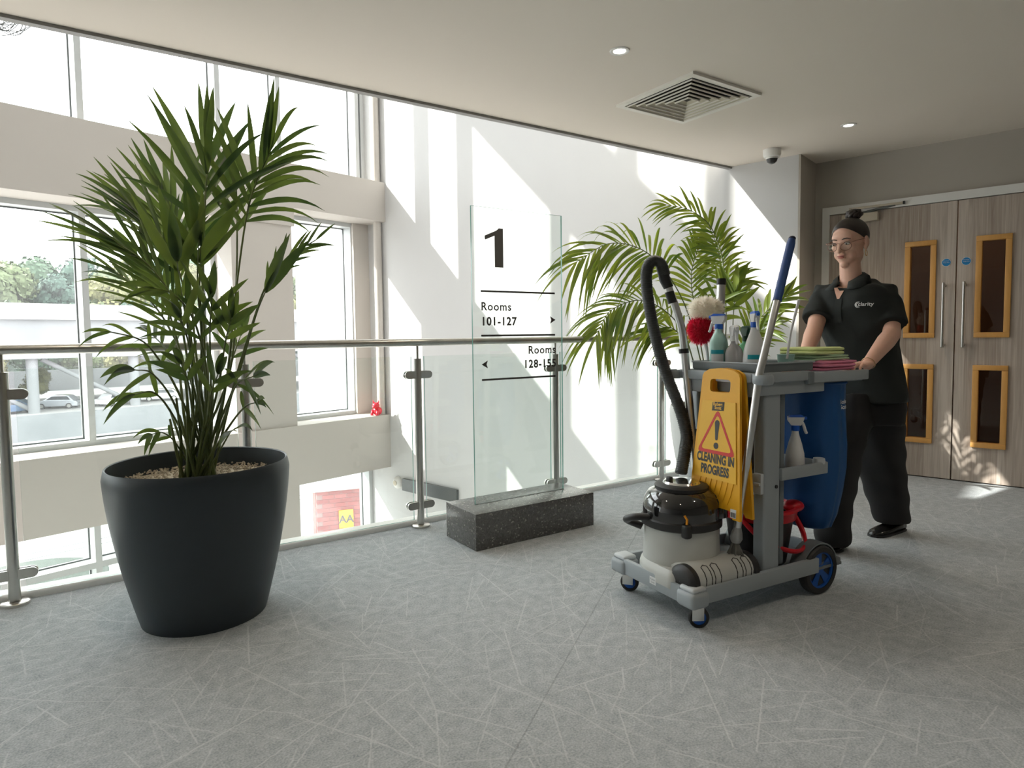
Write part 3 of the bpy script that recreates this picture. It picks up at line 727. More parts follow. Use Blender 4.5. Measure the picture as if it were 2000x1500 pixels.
def leaflet(parent, base, d, L, w, nrm, droop, m, curl=0.0, nseg=8):
    d = d.normalized(); s = d.cross(nrm).normalized(); vs_ = []; fs = []
    for i in range(nseg + 1):
        t = i / nseg
        c = base + d * (L * t * (1 - 0.18 * droop * t)) + Vector((0, 0, -1)) * (droop * L * t ** 2.6 * 0.85) + nrm * (curl * L * t * t)
        hw = w / 2 * max(0.0, sin(pi * (0.02 + 0.98 * t) ** 0.72)) ** 0.85 + 0.0005
        fold = nrm * (-0.22 * hw)
        vs_ += [c - s * hw - fold, c + fold, c + s * hw - fold]
    for i in range(nseg):
        a = i * 3
        fs += [(a, a + 1, a + 4, a + 3), (a + 1, a + 2, a + 5, a + 4)]
    mb = MB(); mb.add(vs_, fs); return mb.build('leaflet', m, parent, 180, fix=False)
def frond(root, origin, pts, t0, n, L, w, m, ang=(58, 24), droop=(0.25, 0.5), facing=None, r=None, sides=(1, 1), stem_r=0.0055, prof=None, curl=0.0, lift=0.0):
    path = smooth_path(pts, 10); N = len(path)
    loc = [p - origin for p in path]
    rad = [stem_r * (1 - 0.62 * i / (N - 1)) for i in range(N)]
    mb = MB(); mb.tube(loc, rad, 7); f = mb.build('frond', M_['stem'], root, 180)
    lens = [0]
    for a, b in zip(path[:-1], path[1:]): lens.append(lens[-1] + (b - a).length)
    tot = lens[-1]
    def pos(t):
        s = t * tot
        for i in range(N - 1):
            if lens[i + 1] >= s: 
                k = (s - lens[i]) / max(1e-6, lens[i + 1] - lens[i]); return loc[i].lerp(loc[i + 1], k), (loc[i + 1] - loc[i]).normalized()
        return loc[-1], (loc[-1] - loc[-2]).normalized()
    for i in range(n):
        u = i / max(1, n - 1)
        p, tg = pos(t0 + (1 - t0) * (0.02 + 0.97 * u))
        nrm = (facing - tg * facing.dot(tg)).normalized()
        side = tg.cross(nrm).normalized()
        for k, sd in enumerate((1, -1)):
            if not sides[k]: continue
            if r.random() < 0.04: continue
            a = radians(ang[0] + (ang[1] - ang[0]) * u + r.uniform(-7, 7))
            nn = (nrm + side * r.uniform(-.35, .35) + tg * r.uniform(-.2, .2)).normalized()
            dd = tg * cos(a) + side * sd * sin(a) + nn * r.uniform(-.22, .22) + Vector((0, 0, lift))
            ll = L * (0.55 + 0.45 * sin(pi * (0.22 + 0.62 * u))) * r.uniform(.88, 1.08)
            if u > .97 and k == 0: dd = tg
            dr = r.uniform(*droop) * (0.6 + 0.4 * abs(sin(a)))
            leaflet(f, p, dd, ll, w * r.uniform(.85, 1.12), (nn - dd.normalized() * nn.dot(dd.normalized())).normalized(), dr, m, curl * r.uniform(.3, 1))
    return f
def palm(root, origin, W0, specs, m, seed, base_pts):
    r = random.Random(seed); S = W0 / FPX     # metres per pixel at the plant's depth
    for k, sp in enumerate(specs):
        pts, dz = sp['p'], sp.get('d', 0.0)
        n = len(pts); P = []
        for i, (x, y) in enumerate(pts):
            P.append(at(x, y, W0 + dz * (i / (n - 1)) ** 1.5))
        b = base_pts(r); P[0] = b
        toward = (CAMP - P[-1]).normalized()
        fac = (toward + Vector(sp.get('tilt', (0, 0, 0.25)))).normalized()
        frond(root, origin, P, sp['t0'], sp['n'], sp['L'] * S, sp['w'] * S, m, sp.get('a', (58, 24)), sp.get('dr', (.15, .4)), fac, r, sp.get('s', (1, 1)), sp.get('r', .0055), curl=sp.get('c', 0.0), lift=sp.get('lift', 0))

P1 = Vector((1.087, 2.57, 0))
p1 = empty('potted_palm', tuple(P1), 0, 'tall kentia palm in a large charcoal pot by the balustrade', 'potted plant')
pot(p1, 0.226, 0.324, 0.604, M_['pot'], 0.535)
W1 = depth(P1 + Vector((0, 0, 1)))
def base1(r):
    a = r.uniform(0, 2 * pi); q = 0.075 * sqrt(r.random())
    return P1 + Vector((q * cos(a), q * sin(a), 0.53))
specs1 = [
 # crown fronds
 dict(p=[(400, 905), (398, 700), (394, 520), (399, 400), (406, 300)], d=0.05, t0=.80, n=5, L=220, w=15.2, a=(42, 8), dr=(.02, .16), lift=.18),
 dict(p=[(402, 905), (400, 700), (396, 540), (400, 420), (404, 340)], d=-.12, t0=.84, n=4, L=211, w=12.0, a=(58, 26), dr=(.10, .30), lift=.12),
 dict(p=[(425, 905), (440, 760), (462, 560), (488, 395), (530, 290)], d=-.05, t0=.77, n=11, L=169, w=10.4, a=(58, 20), dr=(.30, .55), s=(1, 0)),
 dict(p=[(425, 905), (440, 760), (462, 560), (487, 396), (526, 300)], d=-.05, t0=.77, n=8, L=179, w=12.0, a=(50, 12), dr=(.0, .14), s=(0, 1), lift=.15),
 dict(p=[(427, 905), (445, 740), (461, 560), (463, 420), (462, 370)], d=.12, t0=.84, n=4, L=192, w=12.8, a=(34, 10), dr=(.02, .12)),
 # the yellow-green fan on the left
 dict(p=[(390, 905), (384, 700), (372, 560), (356, 470), (328, 395)], d=.15, t0=.76, n=8, L=228, w=12.0, a=(48, 8), dr=(.0, .14), s=(1, 1), lift=.10),
 dict(p=[(390, 905), (378, 700), (358, 560), (322, 470), (262, 410)], d=.02, t0=.70, n=10, L=192, w=8.8, a=(34, 8), dr=(.10, .32), s=(1, 1)),
 dict(p=[(388, 905), (370, 720), (345, 600), (292, 520), (222, 470)], d=-.15, t0=.62, n=13, L=164, w=6.8, a=(32, 8), dr=(.05, .30)),
 dict(p=[(385, 905), (362, 730), (330, 640), (282, 575), (225, 530)], d=.10, t0=.60, n=10, L=151, w=6.4, a=(32, 8), dr=(.10, .40)),
 # broad young leaves in the middle
 dict(p=[(395, 905), (393, 700), (386, 560), (388, 468)], d=-.22, t0=.90, n=2, L=154, w=27.0, a=(34, 12), dr=(.0, .10), c=-.25, lift=.30),
 dict(p=[(396, 905), (394, 700), (390, 560), (392, 480)], d=-.20, t0=.90, n=2, L=164, w=12.8, a=(44, 20), dr=(.05, .15), c=-.15, lift=.2),
 dict(p=[(380, 905), (374, 700), (352, 560), (346, 510)], d=-.25, t0=.92, n=2, L=192, w=19.2, a=(26, 8), dr=(.0, .12), c=-.15, lift=.25),
 dict(p=[(375, 905), (358, 720), (312, 560), (268, 500)], d=-.05, t0=.82, n=4, L=101, w=15.2, a=(52, 20), dr=(.05, .2), lift=.4),
 dict(p=[(400, 905), (405, 760), (384, 640), (345, 580), (300, 562)], d=-.25, t0=.66, n=6, L=103, w=9.6, a=(46, 16), dr=(.2, .5)),
 dict(p=[(405, 905), (425, 760), (440, 670), (452, 620)], d=-.15, t0=.84, n=4, L=99, w=13.6, a=(52, 14), dr=(.05, .25), lift=.2),
 dict(p=[(402, 905), (412, 770), (410, 650), (414, 580)], d=-.20, t0=.82, n=3, L=118, w=14.4, a=(44, 12), dr=(.05, .25)),
 dict(p=[(396, 905), (388, 780), (368, 670), (352, 620)], d=-.28, t0=.84, n=3, L=118, w=14.4, a=(42, 12), dr=(.05, .25)),
 # long single leaf leaning right
 dict(p=[(430, 905), (455, 760), (497, 620), (522, 555), (565, 502), (618, 468)], d=-.15, t0=.74, n=7, L=69, w=5.6, a=(26, 12), dr=(.05, .25), s=(1, 1)),
 dict(p=[(430, 905), (456, 758), (499, 618), (520, 566)], d=-.13, t0=.985, n=1, L=170, w=19, a=(4, 4), dr=(.10, .12), lift=.0),
 # arching low fronds
 dict(p=[(390, 905), (350, 770), (305, 695), (272, 663), (215, 648)], d=-.20, t0=.68, n=4, L=74, w=7.2, a=(50, 18), dr=(.35, .6)),
 dict(p=[(385, 905), (345, 800), (300, 732), (262, 722)], d=-.28, t0=.80, n=2, L=143, w=13.6, a=(30, 10), dr=(.35, .55)),
 dict(p=[(385, 905), (340, 815), (302, 768), (262, 770)], d=-.20, t0=.78, n=2, L=106, w=11.2, a=(30, 12), dr=(.3, .6)),
 dict(p=[(375, 905), (345, 868), (318, 845), (296, 848)], d=-.18, t0=.62, n=3, L=65, w=8.8, a=(40, 14), dr=(.3, .6), r=.004),
 dict(p=[(415, 905), (440, 810), (462, 752), (495, 735)], d=-.22, t0=.76, n=3, L=94, w=12.8, a=(56, 16), dr=(.25, .55)),
 dict(p=[(420, 905), (446, 835), (478, 795), (500, 786)], d=-.20, t0=.74, n=2, L=76, w=10.4, a=(46, 14), dr=(.3, .6)),
 dict(p=[(420, 905), (436, 868), (452, 842), (462, 842)], d=-.22, t0=.80, n=1, L=69, w=14.4, a=(40, 10), dr=(.4, .6), r=.004),
 dict(p=[(398, 905), (402, 830), (412, 770), (426, 730)], d=-.15, t0=.78, n=3, L=103, w=14.4, a=(44, 12), dr=(.1, .3), lift=.15),
 dict(p=[(392, 905), (380, 820), (368, 750), (354, 710)], d=-.22, t0=.80, n=3, L=103, w=14.4, a=(42, 12), dr=(.1, .35), lift=.15),
 dict(p=[(410, 905), (430, 800), (455, 700), (470, 655)], d=.12, t0=.82, n=3, L=95, w=12.0, a=(46, 14), dr=(.1, .3)),
 dict(p=[(388, 905), (372, 770), (330, 690), (292, 648)], d=.18, t0=.76, n=4, L=78, w=8.8, a=(44, 14), dr=(.2, .4)),
]
palm(p1, P1, W1, specs1, M_['leaf'], 11, base1)
r = random.Random(8)
for k in range(12):                       # bare canes at the base of the clump
    b = base1(r); tip = b + Vector((r.uniform(-.10, .10), r.uniform(-.07, .07), r.uniform(.25, .55)))
    mb = MB(); mb.tube([b - P1, (b + tip) / 2 - P1 + Vector((r.uniform(-.01, .01), 0, 0)), tip - P1], [.0075, .006, .004], 8); mb.build('cane', M_['stem'], p1, 180)

P2 = Vector((4.28, 1.86, 0))
p2 = empty('potted_palm', tuple(P2), 0, 'sunlit feathery palm in a pale pot behind the trolley', 'potted plant')
pot(p2, 0.22, 0.30, 0.58, M_['pot_pale'], 0.52)
W2 = depth(P2 + Vector((0, 0, 1)))
def base2(r):
    a = r.uniform(0, 2 * pi); q = 0.05 * sqrt(r.random())
    return P2 + Vector((q * cos(a), q * sin(a), 0.52))
specs2 = [
 dict(p=[(1395, 900), (1372, 720), (1335, 590), (1272, 500), (1195, 475), (1125, 512)], d=-.15, t0=.58, n=28, L=123, w=6.6, a=(70, 28), dr=(.35, .75), tilt=(0, 0, .9)),
 dict(p=[(1395, 900), (1365, 740), (1330, 640), (1262, 588), (1195, 605), (1165, 655)], d=-.2, t0=.52, n=24, L=112, w=6.6, a=(66, 28), dr=(.45, .85), tilt=(0, 0, .9)),
 dict(p=[(1400, 900), (1408, 700), (1415, 540), (1392, 450), (1350, 412), (1300, 400)], d=.05, t0=.62, n=18, L=73, w=5.3, a=(60, 24), dr=(.2, .6), tilt=(0, 0, .6)),
 dict(p=[(1400, 900), (1412, 720), (1418, 600), (1405, 500), (1385, 440)], d=.1, t0=.66, n=15, L=84, w=5.7, a=(58, 20), dr=(.2, .5)),
 dict(p=[(1405, 900), (1428, 740), (1448, 670), (1490, 615), (1540, 575)], d=.0, t0=.60, n=14, L=68, w=6.6, a=(56, 20), dr=(.1, .4)),
 dict(p=[(1405, 900), (1430, 760), (1450, 690), (1480, 650), (1500, 640)], d=-.15, t0=.62, n=10, L=64, w=7.4, a=(60, 22), dr=(.15, .45)),
 dict(p=[(1402, 900), (1425, 740), (1432, 620), (1436, 570)], d=-.1, t0=.88, n=4, L=73, w=11.5, a=(42, 12), dr=(.0, .2)),
 dict(p=[(1398, 900), (1380, 740), (1360, 620), (1350, 540), (1365, 480)], d=.12, t0=.62, n=15, L=94, w=6.6, a=(60, 22), dr=(.25, .6)),
 dict(p=[(1396, 900), (1370, 760), (1345, 680), (1310, 640), (1265, 650)], d=.0, t0=.60, n=15, L=84, w=6.6, a=(60, 24), dr=(.4, .8), tilt=(0, 0, .7)),
 dict(p=[(1400, 900), (1400, 740), (1390, 640), (1410, 570), (1440, 545)], d=-.1, t0=.62, n=13, L=82, w=6.6, a=(60, 22), dr=(.2, .5)),
]
palm(p2, P2, W2, specs2, M_['leaf2'], 21, base2)
# ================================================================== JANITOR TROLLEY  (local frame: x to the handle end, y to the far side)
M_['grey'] = mat('grey_plastic', srgb(160, 168, 173), 0.45, var=0.03)
M_['grey_d'] = mat('mid_grey_plastic', srgb(116, 124, 128), 0.5, var=0.04)
M_['grey_l'] = mat('light_grey_plastic', srgb(196, 202, 206), 0.4, var=0.03)
M_['blue_hub'] = mat('blue_wheel_hub', srgb(18, 84, 170), 0.45)
M_['alu_tube'] = mat('aluminium_tube', (0.72, 0.72, 0.71), 0.32, 1.0, var=0.05)
M_['chrome'] = mat('chrome', (0.8, 0.8, 0.8), 0.1, 1.0, var=0.02)
M_['white_pl'] = mat('white_plastic', (0.76, 0.77, 0.77), 0.35, var=0.02)
M_['blue_pl'] = mat('blue_plastic', srgb(24, 92, 196), 0.35)
tr = empty('janitor_trolley', tuple(TO), TA, 'grey plastic cleaning trolley loaded with cleaning gear', 'trolley')
y0, y1 = -0.245, 0.205
mb = MB(); mb.rbox(-.035, .80, y0 + .012, y1 - .012, .100, .114, .003); mb.build('base_pan', M_['grey_d'], tr, 40)
for nm, q in (('side_rail', (-.03, .64, y0, y0 + .022)), ('side_rail', (-.03, .64, y1 - .022, y1)), ('end_rail', (-.055, -.033, y0 + .06, y1 - .06)), ('end_rail', (.78, .80, y0 + .05, y1 - .05))):
    mb = MB(); mb.rbox(q[0], q[1], q[2], q[3], .096, .158, .004, 2); mb.build(nm, M_['grey'], tr, 40)
for yy in (y0 + .028, y1 - .028):
    mb = MB(); mb.rbox(-.065, .022, yy - .046, yy + .046, .090, .150, .016, 3); b = mb.build('corner_bumper', M_['grey'], tr, 40)
    mb = MB(); mb.rbox(-.055, .012, yy - .037, yy + .037, .146, .166, .012, 3); mb.build('bumper_cap', M_['grey_l'], b, 40)
mb = MB(); mb.box(-.0562, -.0552, -.055, -.020, .115, .143); lb = mb.build('base_label', M_['white_pl'], tr, 0)
text('lettering', 'Robert', .010, basis((-.0566, -.024, .131), (0, -1, 0), (0, 0, 1)), M_['grey_d'], lb)
text('lettering', 'Scott', .010, basis((-.0566, -.028, .120), (0, -1, 0), (0, 0, 1)), M_['grey_d'], lb)
# front castors
for (cx, cyy, an) in ((.000, -.205, radians(-28)), (.000, .195, radians(-48))):
    c = empty('castor', (cx, cyy, 0), an); c.parent = tr
    mb = MB(); mb.lathe([(0.001, .097), (.026, .097), (.026, .086), (.014, .080), (.012, .07)], 20)
    for s in (-1, 1): mb.rbox(-.014, .030, s * .017 - .002, s * .017 + .002, .030, .084, .002)
    mb.build('fork', M_['alu_tube'], c, 40)
    Mw = basis((.014, 0, .038), (1, 0, 0), (0, 0, 1))
    mb = MB(); mb.lathe([(.026, -.0125), (.034, -.0125), (.038, -.008), (.038, .008), (.034, .0125), (.026, .0125)], 28, M=Mw); w = mb.build('tyre', M_['rubber'], c, 40)
    mb = MB(); mb.lathe([(.001, -.010), (.010, -.0125), (.0255, -.010), (.0265, 0), (.0255, .010), (.010, .0125), (.001, .010)], 24, M=Mw); mb.build('hub', M_['blue_hub'], c, 40)
# big rear wheels with mudguards
for s, yy in ((-1, -.218), (1, .178)):
    w = empty('rear_wheel', (.665, yy, .100)); w.parent = tr
    Mw = basis((0, 0, 0), (1, 0, 0), (0, 0, 1))
    mb = MB(); mb.lathe([(.074, -.020), (.094, -.021), (.100, -.014), (.100, .014), (.094, .021), (.074, .020)], 48, M=Mw); mb.build('tyre', M_['rubber'], w, 40)
    mb = MB(); mb.lathe([(.068, -.016), (.075, -.017), (.075, .017), (.068, .016), (.068, -.016)], 40, M=Mw); mb.lathe([(.001, -.016), (.018, -.018), (.020, .014), (.001, .014)], 20, M=Mw)
    for k in range(5):
        a = 2 * pi * k / 5 + .4
        e = Vector((cos(a), 0, sin(a))); tt = Vector((-sin(a), 0, cos(a)))
        mb.loft([[e * .012 + tt * .010 + Vector((0, -.012, 0)), e * .012 - tt * .010 + Vector((0, -.012, 0)), e * .012 - tt * .010 + Vector((0, .010, 0)), e * .012 + tt * .010 + Vector((0, .010, 0))],
                 [e * .070 + tt * .022 + Vector((0, -.012, 0)), e * .070 - tt * .016 + Vector((0, -.012, 0)), e * .070 - tt * .016 + Vector((0, .010, 0)), e * .070 + tt * .022 + Vector((0, .010, 0))]])
    mb.build('spoked_hub', M_['blue_hub'], w, 40)
    mb = MB(); mb.lathe([(.001, .004), (.070, .004), (.070, .008), (.001, .008)], 30, M=Mw); mb.build('hub_back', M_['black'], w, 40)
    mb = MB(); n = 14; rings = []
    for k in range(n + 1):
        a = radians(20 + 165 * k / n); rings.append([Vector((.665 + r_ * cos(a), y_, .10 + r_ * sin(a))) for r_, y_ in ((.106, yy - s * .050), (.112, yy - s * .050), (.112, yy + s * .012), (.106, yy + s * .012))])
    mb.loft(rings); mb.build('mudguard', M_['grey_d'], tr, 40)
mb = MB(); mb.cyl((.665, -.19, .100), (.665, .15, .100), .009, n=12); mb.build('axle', M_['alu_tube'], tr, 40)
for yy in (y0 + .035, y1 - .035):
    mb = MB(); mb.rbox(.62, .80, yy - .02, yy + .02, .098, .13, .006); mb.build('wheel_bracket', M_['grey_d'], tr, 40)
# uprights
for yy in (-.198, .158):
    mb = MB(); mb.rbox(.335, .425, yy - .028, yy + .028, .112, .845, .010, 3); p = mb.build('upright_post', M_['grey'], tr, 40)
    mb = MB(); mb.cyl((.40, yy - .032, .478), (.40, yy - .020, .478), .007, n=14); mb.build('screw', M_['black'], p, 40)
    mb = MB(); mb.rbox(.455, .480, yy + .01 * (1 if yy < 0 else -1) - .012, yy + .012, .15, .84, .004); mb.build('rear_stay', M_['grey_d'], tr, 40)
# front band held by clips
mb = MB(); mb.box(.3285, .3335, -.195, .16, .468, .528); mb.build('front_band', M_['white_pl'], tr, 0)
for yy in (-.198, .158):
    mb = MB(); mb.rbox(.318, .336, yy - .026, yy + .012, .455, .535, .004); mb.rbox(.312, .320, yy - .022, yy + .008, .490, .500, .002); mb.build('band_clip', M_['grey_l'], tr, 40)
# top frame
mb = MB()
mb.rbox(.270, .288, -.235, .150, .836, .915, .004); mb.build('front_panel', M_['grey'], tr, 40)
for yy in (-.235, .138):
    mb = MB(); mb.rbox(.282, .668, yy, yy + .014, .838, .905, .004); mb.build('side_panel', M_['grey'], tr, 40)
mb = MB(); mb.rbox(.655, .672, -.23, .148, .838, .905, .004); mb.build('rear_panel', M_['grey'], tr, 40)
mb = MB(); mb.rbox(.285, .66, -.225, .142, .896, .906, .003); mb.build('deck', M_['grey_d'], tr, 40)
for q in ((.255, .565, -.252, -.228), (.255, .565, .140, .164), (.255, .279, -.228, .140)):
    mb = MB(); mb.rbox(q[0], q[1], q[2], q[3], .888, .926, .006, 2); mb.build('rim_bar', M_['grey'], tr, 40)
for yy, s in ((-.252, -1), (.160, 1)):       # tool holders at the front corners
    mb = MB(); mb.tube(smooth_path([(.262, yy, .905), (.240, yy + s * .004, .905), (.226, yy + s * .024, .905), (.236, yy + s * .050, .905), (.262, yy + s * .056, .905), (.286, yy + s * .046, .905)], 5), .0075, 10, ry=2.6)
    mb.build('tool_holder', M_['grey'], tr, 40)
mb = MB(); mb.tube([(.272, -.15, .895), (.252, -.15, .895)], .006, 8); mb.rbox(.240, .268, -.155, -.065, .888, .897, .002); mb.build('sign_hook', M_['grey_l'], tr, 40)
# handle shelf
mb = MB(); mb.rbox(.57, .915, -.235, .150, .872, .882, .003); mb.build('handle_shelf', M_['grey_d'], tr, 40)
for q in ((.565, .935, -.250, -.228), (.565, .935, .142, .164)):
    mb = MB(); mb.rbox(q[0], q[1], q[2], q[3], .876, .918, .006, 2); mb.build('handle_arm', M_['grey'], tr, 40)
mb = MB(); mb.rbox(.906, .938, -.250, .164, .880, .914, .012, 3); mb.build('handle_bar', M_['grey'], tr, 40)
mb = MB(); mb.rbox(.545, .580, -.256, -.226, .872, .922, .005); mb.rbox(.545, .580, .140, .168, .872, .922, .005); mb.build('hinge_block', M_['grey_d'], tr, 40)
# middle shelf
mb = MB(); mb.rbox(.40, .690, -.225, .140, .498, .508, .003); mb.build('middle_shelf', M_['grey_d'], tr, 40)
for q in ((.42, .695, -.238, -.222), (.42, .695, .134, .150), (.680, .696, -.222, .134)):
    mb = MB(); mb.rbox(q[0], q[1], q[2], q[3], .500, .548, .004); mb.build('shelf_rim', M_['grey'], tr, 40)
mb = MB(); mb.lathe([(.0, .562), (.022, .562), (.024, .550), (.024, .54)], 20, (.668, -.215, 0)); mb.build('shelf_knob', M_['grey_l'], tr, 40)
TPE = lambda nm, p, q, z, rz, label, cat, group=None: empty(nm, tuple(Tp(p, q, z)), TA + rz, label, cat, group)

# ---- caddy tray on top
ct = TPE('caddy_tray', .44, -.05, .926, 0, 'dark grey shallow tray on top of the trolley', 'tray')
mb = MB(); x0, x1, a0, a1 = -.145, .165, -.178, .165
mb.rbox(x0, x1, a0, a1, 0, .006, .002); mb.build('bottom', M_['grey_d'], ct, 40)
for q in ((x0, x1, a0, a0 + .006), (x0, x1, a1 - .006, a1), (x0, x0 + .006, a0 + .006, a1 - .006), (x1 - .006, x1, a0 + .006, a1 - .006)):
    mb = MB(); mb.rbox(q[0] - (.004 if q[0] == x0 else 0), q[1], q[2], q[3], .004, .034, .002); mb.build('side', M_['grey_d'], ct, 40)
mb = MB(); mb.tube([(x0 - .003, a0 - .003, .034), (x1 + .003, a0 - .003, .034), (x1 + .003, a1 + .003, .034), (x0 - .003, a1 + .003, .034), (x0 - .003, a0 - .003, .034)], .004, 6); mb.build('lip', M_['grey'], ct, 40)

# ---- spray bottles
def clear_plastic(name, col, tint): return mat(name, col, 0.2, var=0.03, trans=tint)
def spray_bottle(p, q, z, rz, label, kind, group='spray bottles on the trolley'):
    t = TPE('spray_bottle', p, q, z, rz, label, 'spray bottle', group)
    P = dict(white=([(0, 0), (.036, 0), (.040, .006), (.041, .03), (.038, .075), (.028, .115), (.018, .145), (.0145, .160), (.0145, .175)], M_['white_pl']),
             mint=([(0, 0), (.036, 0), (.039, .006), (.039, .100), (.036, .118), (.024, .142), (.0155, .150), (.0145, .170)], M_['mint']),
             clear=([(0, 0), (.033, 0), (.036, .005), (.036, .062), (.030, .080), (.016, .098), (.013, .108), (.013, .120)], M_['clear_pl']),
             green=([(0, 0), (.033, 0), (.036, .005), (.036, .06), (.028, .090), (.015, .105), (.0145, .118)], M_['green_pl']))[kind]
    prof, m = P
    mb = MB(); mb.lathe([(r_ * (1.12 if kind != 'clear' else 1), z_) for r_, z_ in prof] + [(0.001, prof[-1][1])], 28)
    for i, v in enumerate(mb.v): mb.v[i] = (v[0] * .82, v[1], v[2])
    b = mb.build('bottle', m, t, 50)
    zt = prof[-1][1]
    hd = {'white': (M_['blue_pl'], M_['white_pl'], M_['blue_pl']), 'mint': (M_['blue_pl'], M_['white_pl'], M_['blue_pl']), 'clear': (M_['white_pl'],) * 3, 'green': (M_['green_d'],) * 3}[kind]
    mb = MB(); mb.lathe([(.001, zt - .008), (.0165, zt - .008), (.0165, zt + .014), (.001, zt + .014)], 24); mb.build('collar', hd[0], t, 40)
    mb = MB(); mb.loft([[(-.020, -.011, zt + .014), (.016, -.011, zt + .014), (.016, .011, zt + .014), (-.020, .011, zt + .014)], [(-.030, -.012, zt + .036), (.030, -.012, zt + .034), (.030, .012, zt + .034), (-.030, .012, zt + .036)], [(-.034, -.010, zt + .050), (.030, -.012, zt + .050), (.030, .012, zt + .050), (-.034, .010, zt + .050)]])
    h = mb.build('spray_head', hd[1], t, 40)
    mb = MB(); mb.loft([[(-.036, -.011, zt + .048), (.031, -.013, zt + .047), (.031, .013, zt + .047), (-.036, .011, zt + .048)], [(-.022, -.008, zt + .058), (.022, -.009, zt + .056), (.022, .009, zt + .056), (-.022, .008, zt + .058)]]); mb.build('cap', hd[2], h, 40)
    mb = MB(); mb.tube(smooth_path([(-.018, 0, zt + .036), (-.030, 0, zt + .018), (-.038, 0, zt - .008), (-.044, 0, zt - .020)], 4), [.006] * 12 + [.004], 8); mb.build('trigger', hd[1], h, 60)
    mb = MB(); mb.cyl((-.033, 0, zt + .044), (-.043, 0, zt + .044), .0065, n=12); mb.build('nozzle', hd[2], h, 40)
    return t, prof
M_['mint'] = mat('pale_aqua_plastic', srgb(168, 208, 200), .3, var=.04)
M_['clear_pl'] = mat('frosted_clear_plastic', (.66, .62, .62), .25, var=.05, trans=.35)
M_['green_pl'] = mat('green_translucent_plastic', srgb(120, 196, 150), .3)
M_['green_d'] = mat('dark_green_plastic', srgb(34, 74, 58), .4)
M_['teal'] = mat('teal_label', srgb(24, 162, 178), .4)
def wrap_label(t, prof, z0, z1, a0, a1, m, name='label', off=.0008):
    def rad(z):
        for (r0, za), (r1, zb) in zip(prof[:-1], prof[1:]):
            if za <= z <= zb and zb > za: return (r0 + (r1 - r0) * (z - za) / (zb - za))
        return prof[0][0]
    rows = []
    for j in range(5):
        z = z0 + (z1 - z0) * j / 4
        rr = rad(z) * 1.12 + off
        rows.append([(rr * .82 * cos(a), rr * sin(a), z) for a in [radians(a0 + (a1 - a0) * k / 12) for k in range(13)]])
    mb = MB(); mb.loft(rows, False, False, closed=False); return mb.build(name, m, t, 180, fix=False)
zt_ = .932
t, pr = spray_bottle(.385, .060, zt_, -1.25, 'pale aqua spray bottle with blue trigger head and teal label on the tray', 'mint')
wrap_label(t, pr, .012, .058, 250, 330, M_['white_pl']); wrap_label(t, pr, .060, .076, 249, 331, M_['teal'], 'label_band', .0012)
t, pr = spray_bottle(.40, -.010, zt_, -.55 + pi / 2, 'frosted clear spray bottle with white head, middle one on the tray', 'clear')
t, pr = spray_bottle(.42, -.098, zt_, -.55 + pi / 2, 'white spray bottle with blue cap and teal arched label beside the mop handle', 'white')
wrap_label(t, pr, .040, .058, 130, 225, M_['teal'], 'label_band')
V_ = text_geo('cleaner', .012, 'CENTER')
t, pr = spray_bottle(.52, .035, zt_, 1.2, 'small green bottle with dark head behind the white spray bottles', 'green')
t, pr = spray_bottle(.585, -.165, .509, 2.4, 'white spray bottle with blue head standing on the middle shelf', 'white')
def jar(p, q, z, rr, h, m, mc, label, hc=.03):
    t = TPE('cleaner_bottle', p, q, z, 0, label, 'bottle')
    mb = MB(); mb.lathe([(.001, 0), (rr, 0), (rr, h * .8), (rr * .5, h), (rr * .5, h + .004), (.001, h + .004)], 24); mb.build('bottle', m, t, 40)
    mb = MB(); mb.lathe([(.001, h), (rr * .55, h), (rr * .55, h + hc), (.001, h + hc)], 20); mb.build('cap', mc, t, 40)
    return t
M_['navy'] = mat('navy_plastic', srgb(22, 34, 62), .4)
t = jar(.50, -.085, .509, .032, .12, M_['navy'], M_['navy'], 'dark navy bottle on the middle shelf behind the mop handle')
t = jar(.50, .0, .509, .036, .19, mat('cream_plastic', srgb(214, 198, 178), .4), M_['navy'], 'cream bottle with a dark cap on the middle shelf')
t = jar(.60, -.03, .509, .036, .21, M_['blue_pl'], M_['white_pl'], 'bright blue bottle at the back of the middle shelf')
# dark storage bin under the top deck
t = TPE('storage_bin', .36, .05, .534, 0, 'black open storage bin behind the yellow sign', 'bin')
mb = MB(); mb.plate(rrect(-.015, .12, -.10, .085, .02), [rrect(-.010, .115, -.095, .08, .018)], .27, Matrix.Translation((0, 0, .006))); mb.plate(rrect(-.015, .12, -.10, .085, .02), [], .006, Matrix.Identity(4)); mb.build('body', M_['black'], t, 40)
# aqua cup behind the mop, small white tub
t = TPE('tub', .560, -.135, .932, 0, 'pale aqua plastic tub on the tray beside the green cloths', 'tub')
mb = MB(); mb.lathe([(.001, 0), (.028, 0), (.034, .055), (.036, .056), (.033, .054), (.027, .004), (.001, .004)], 24); mb.build('cup', M_['mint'], t, 40)

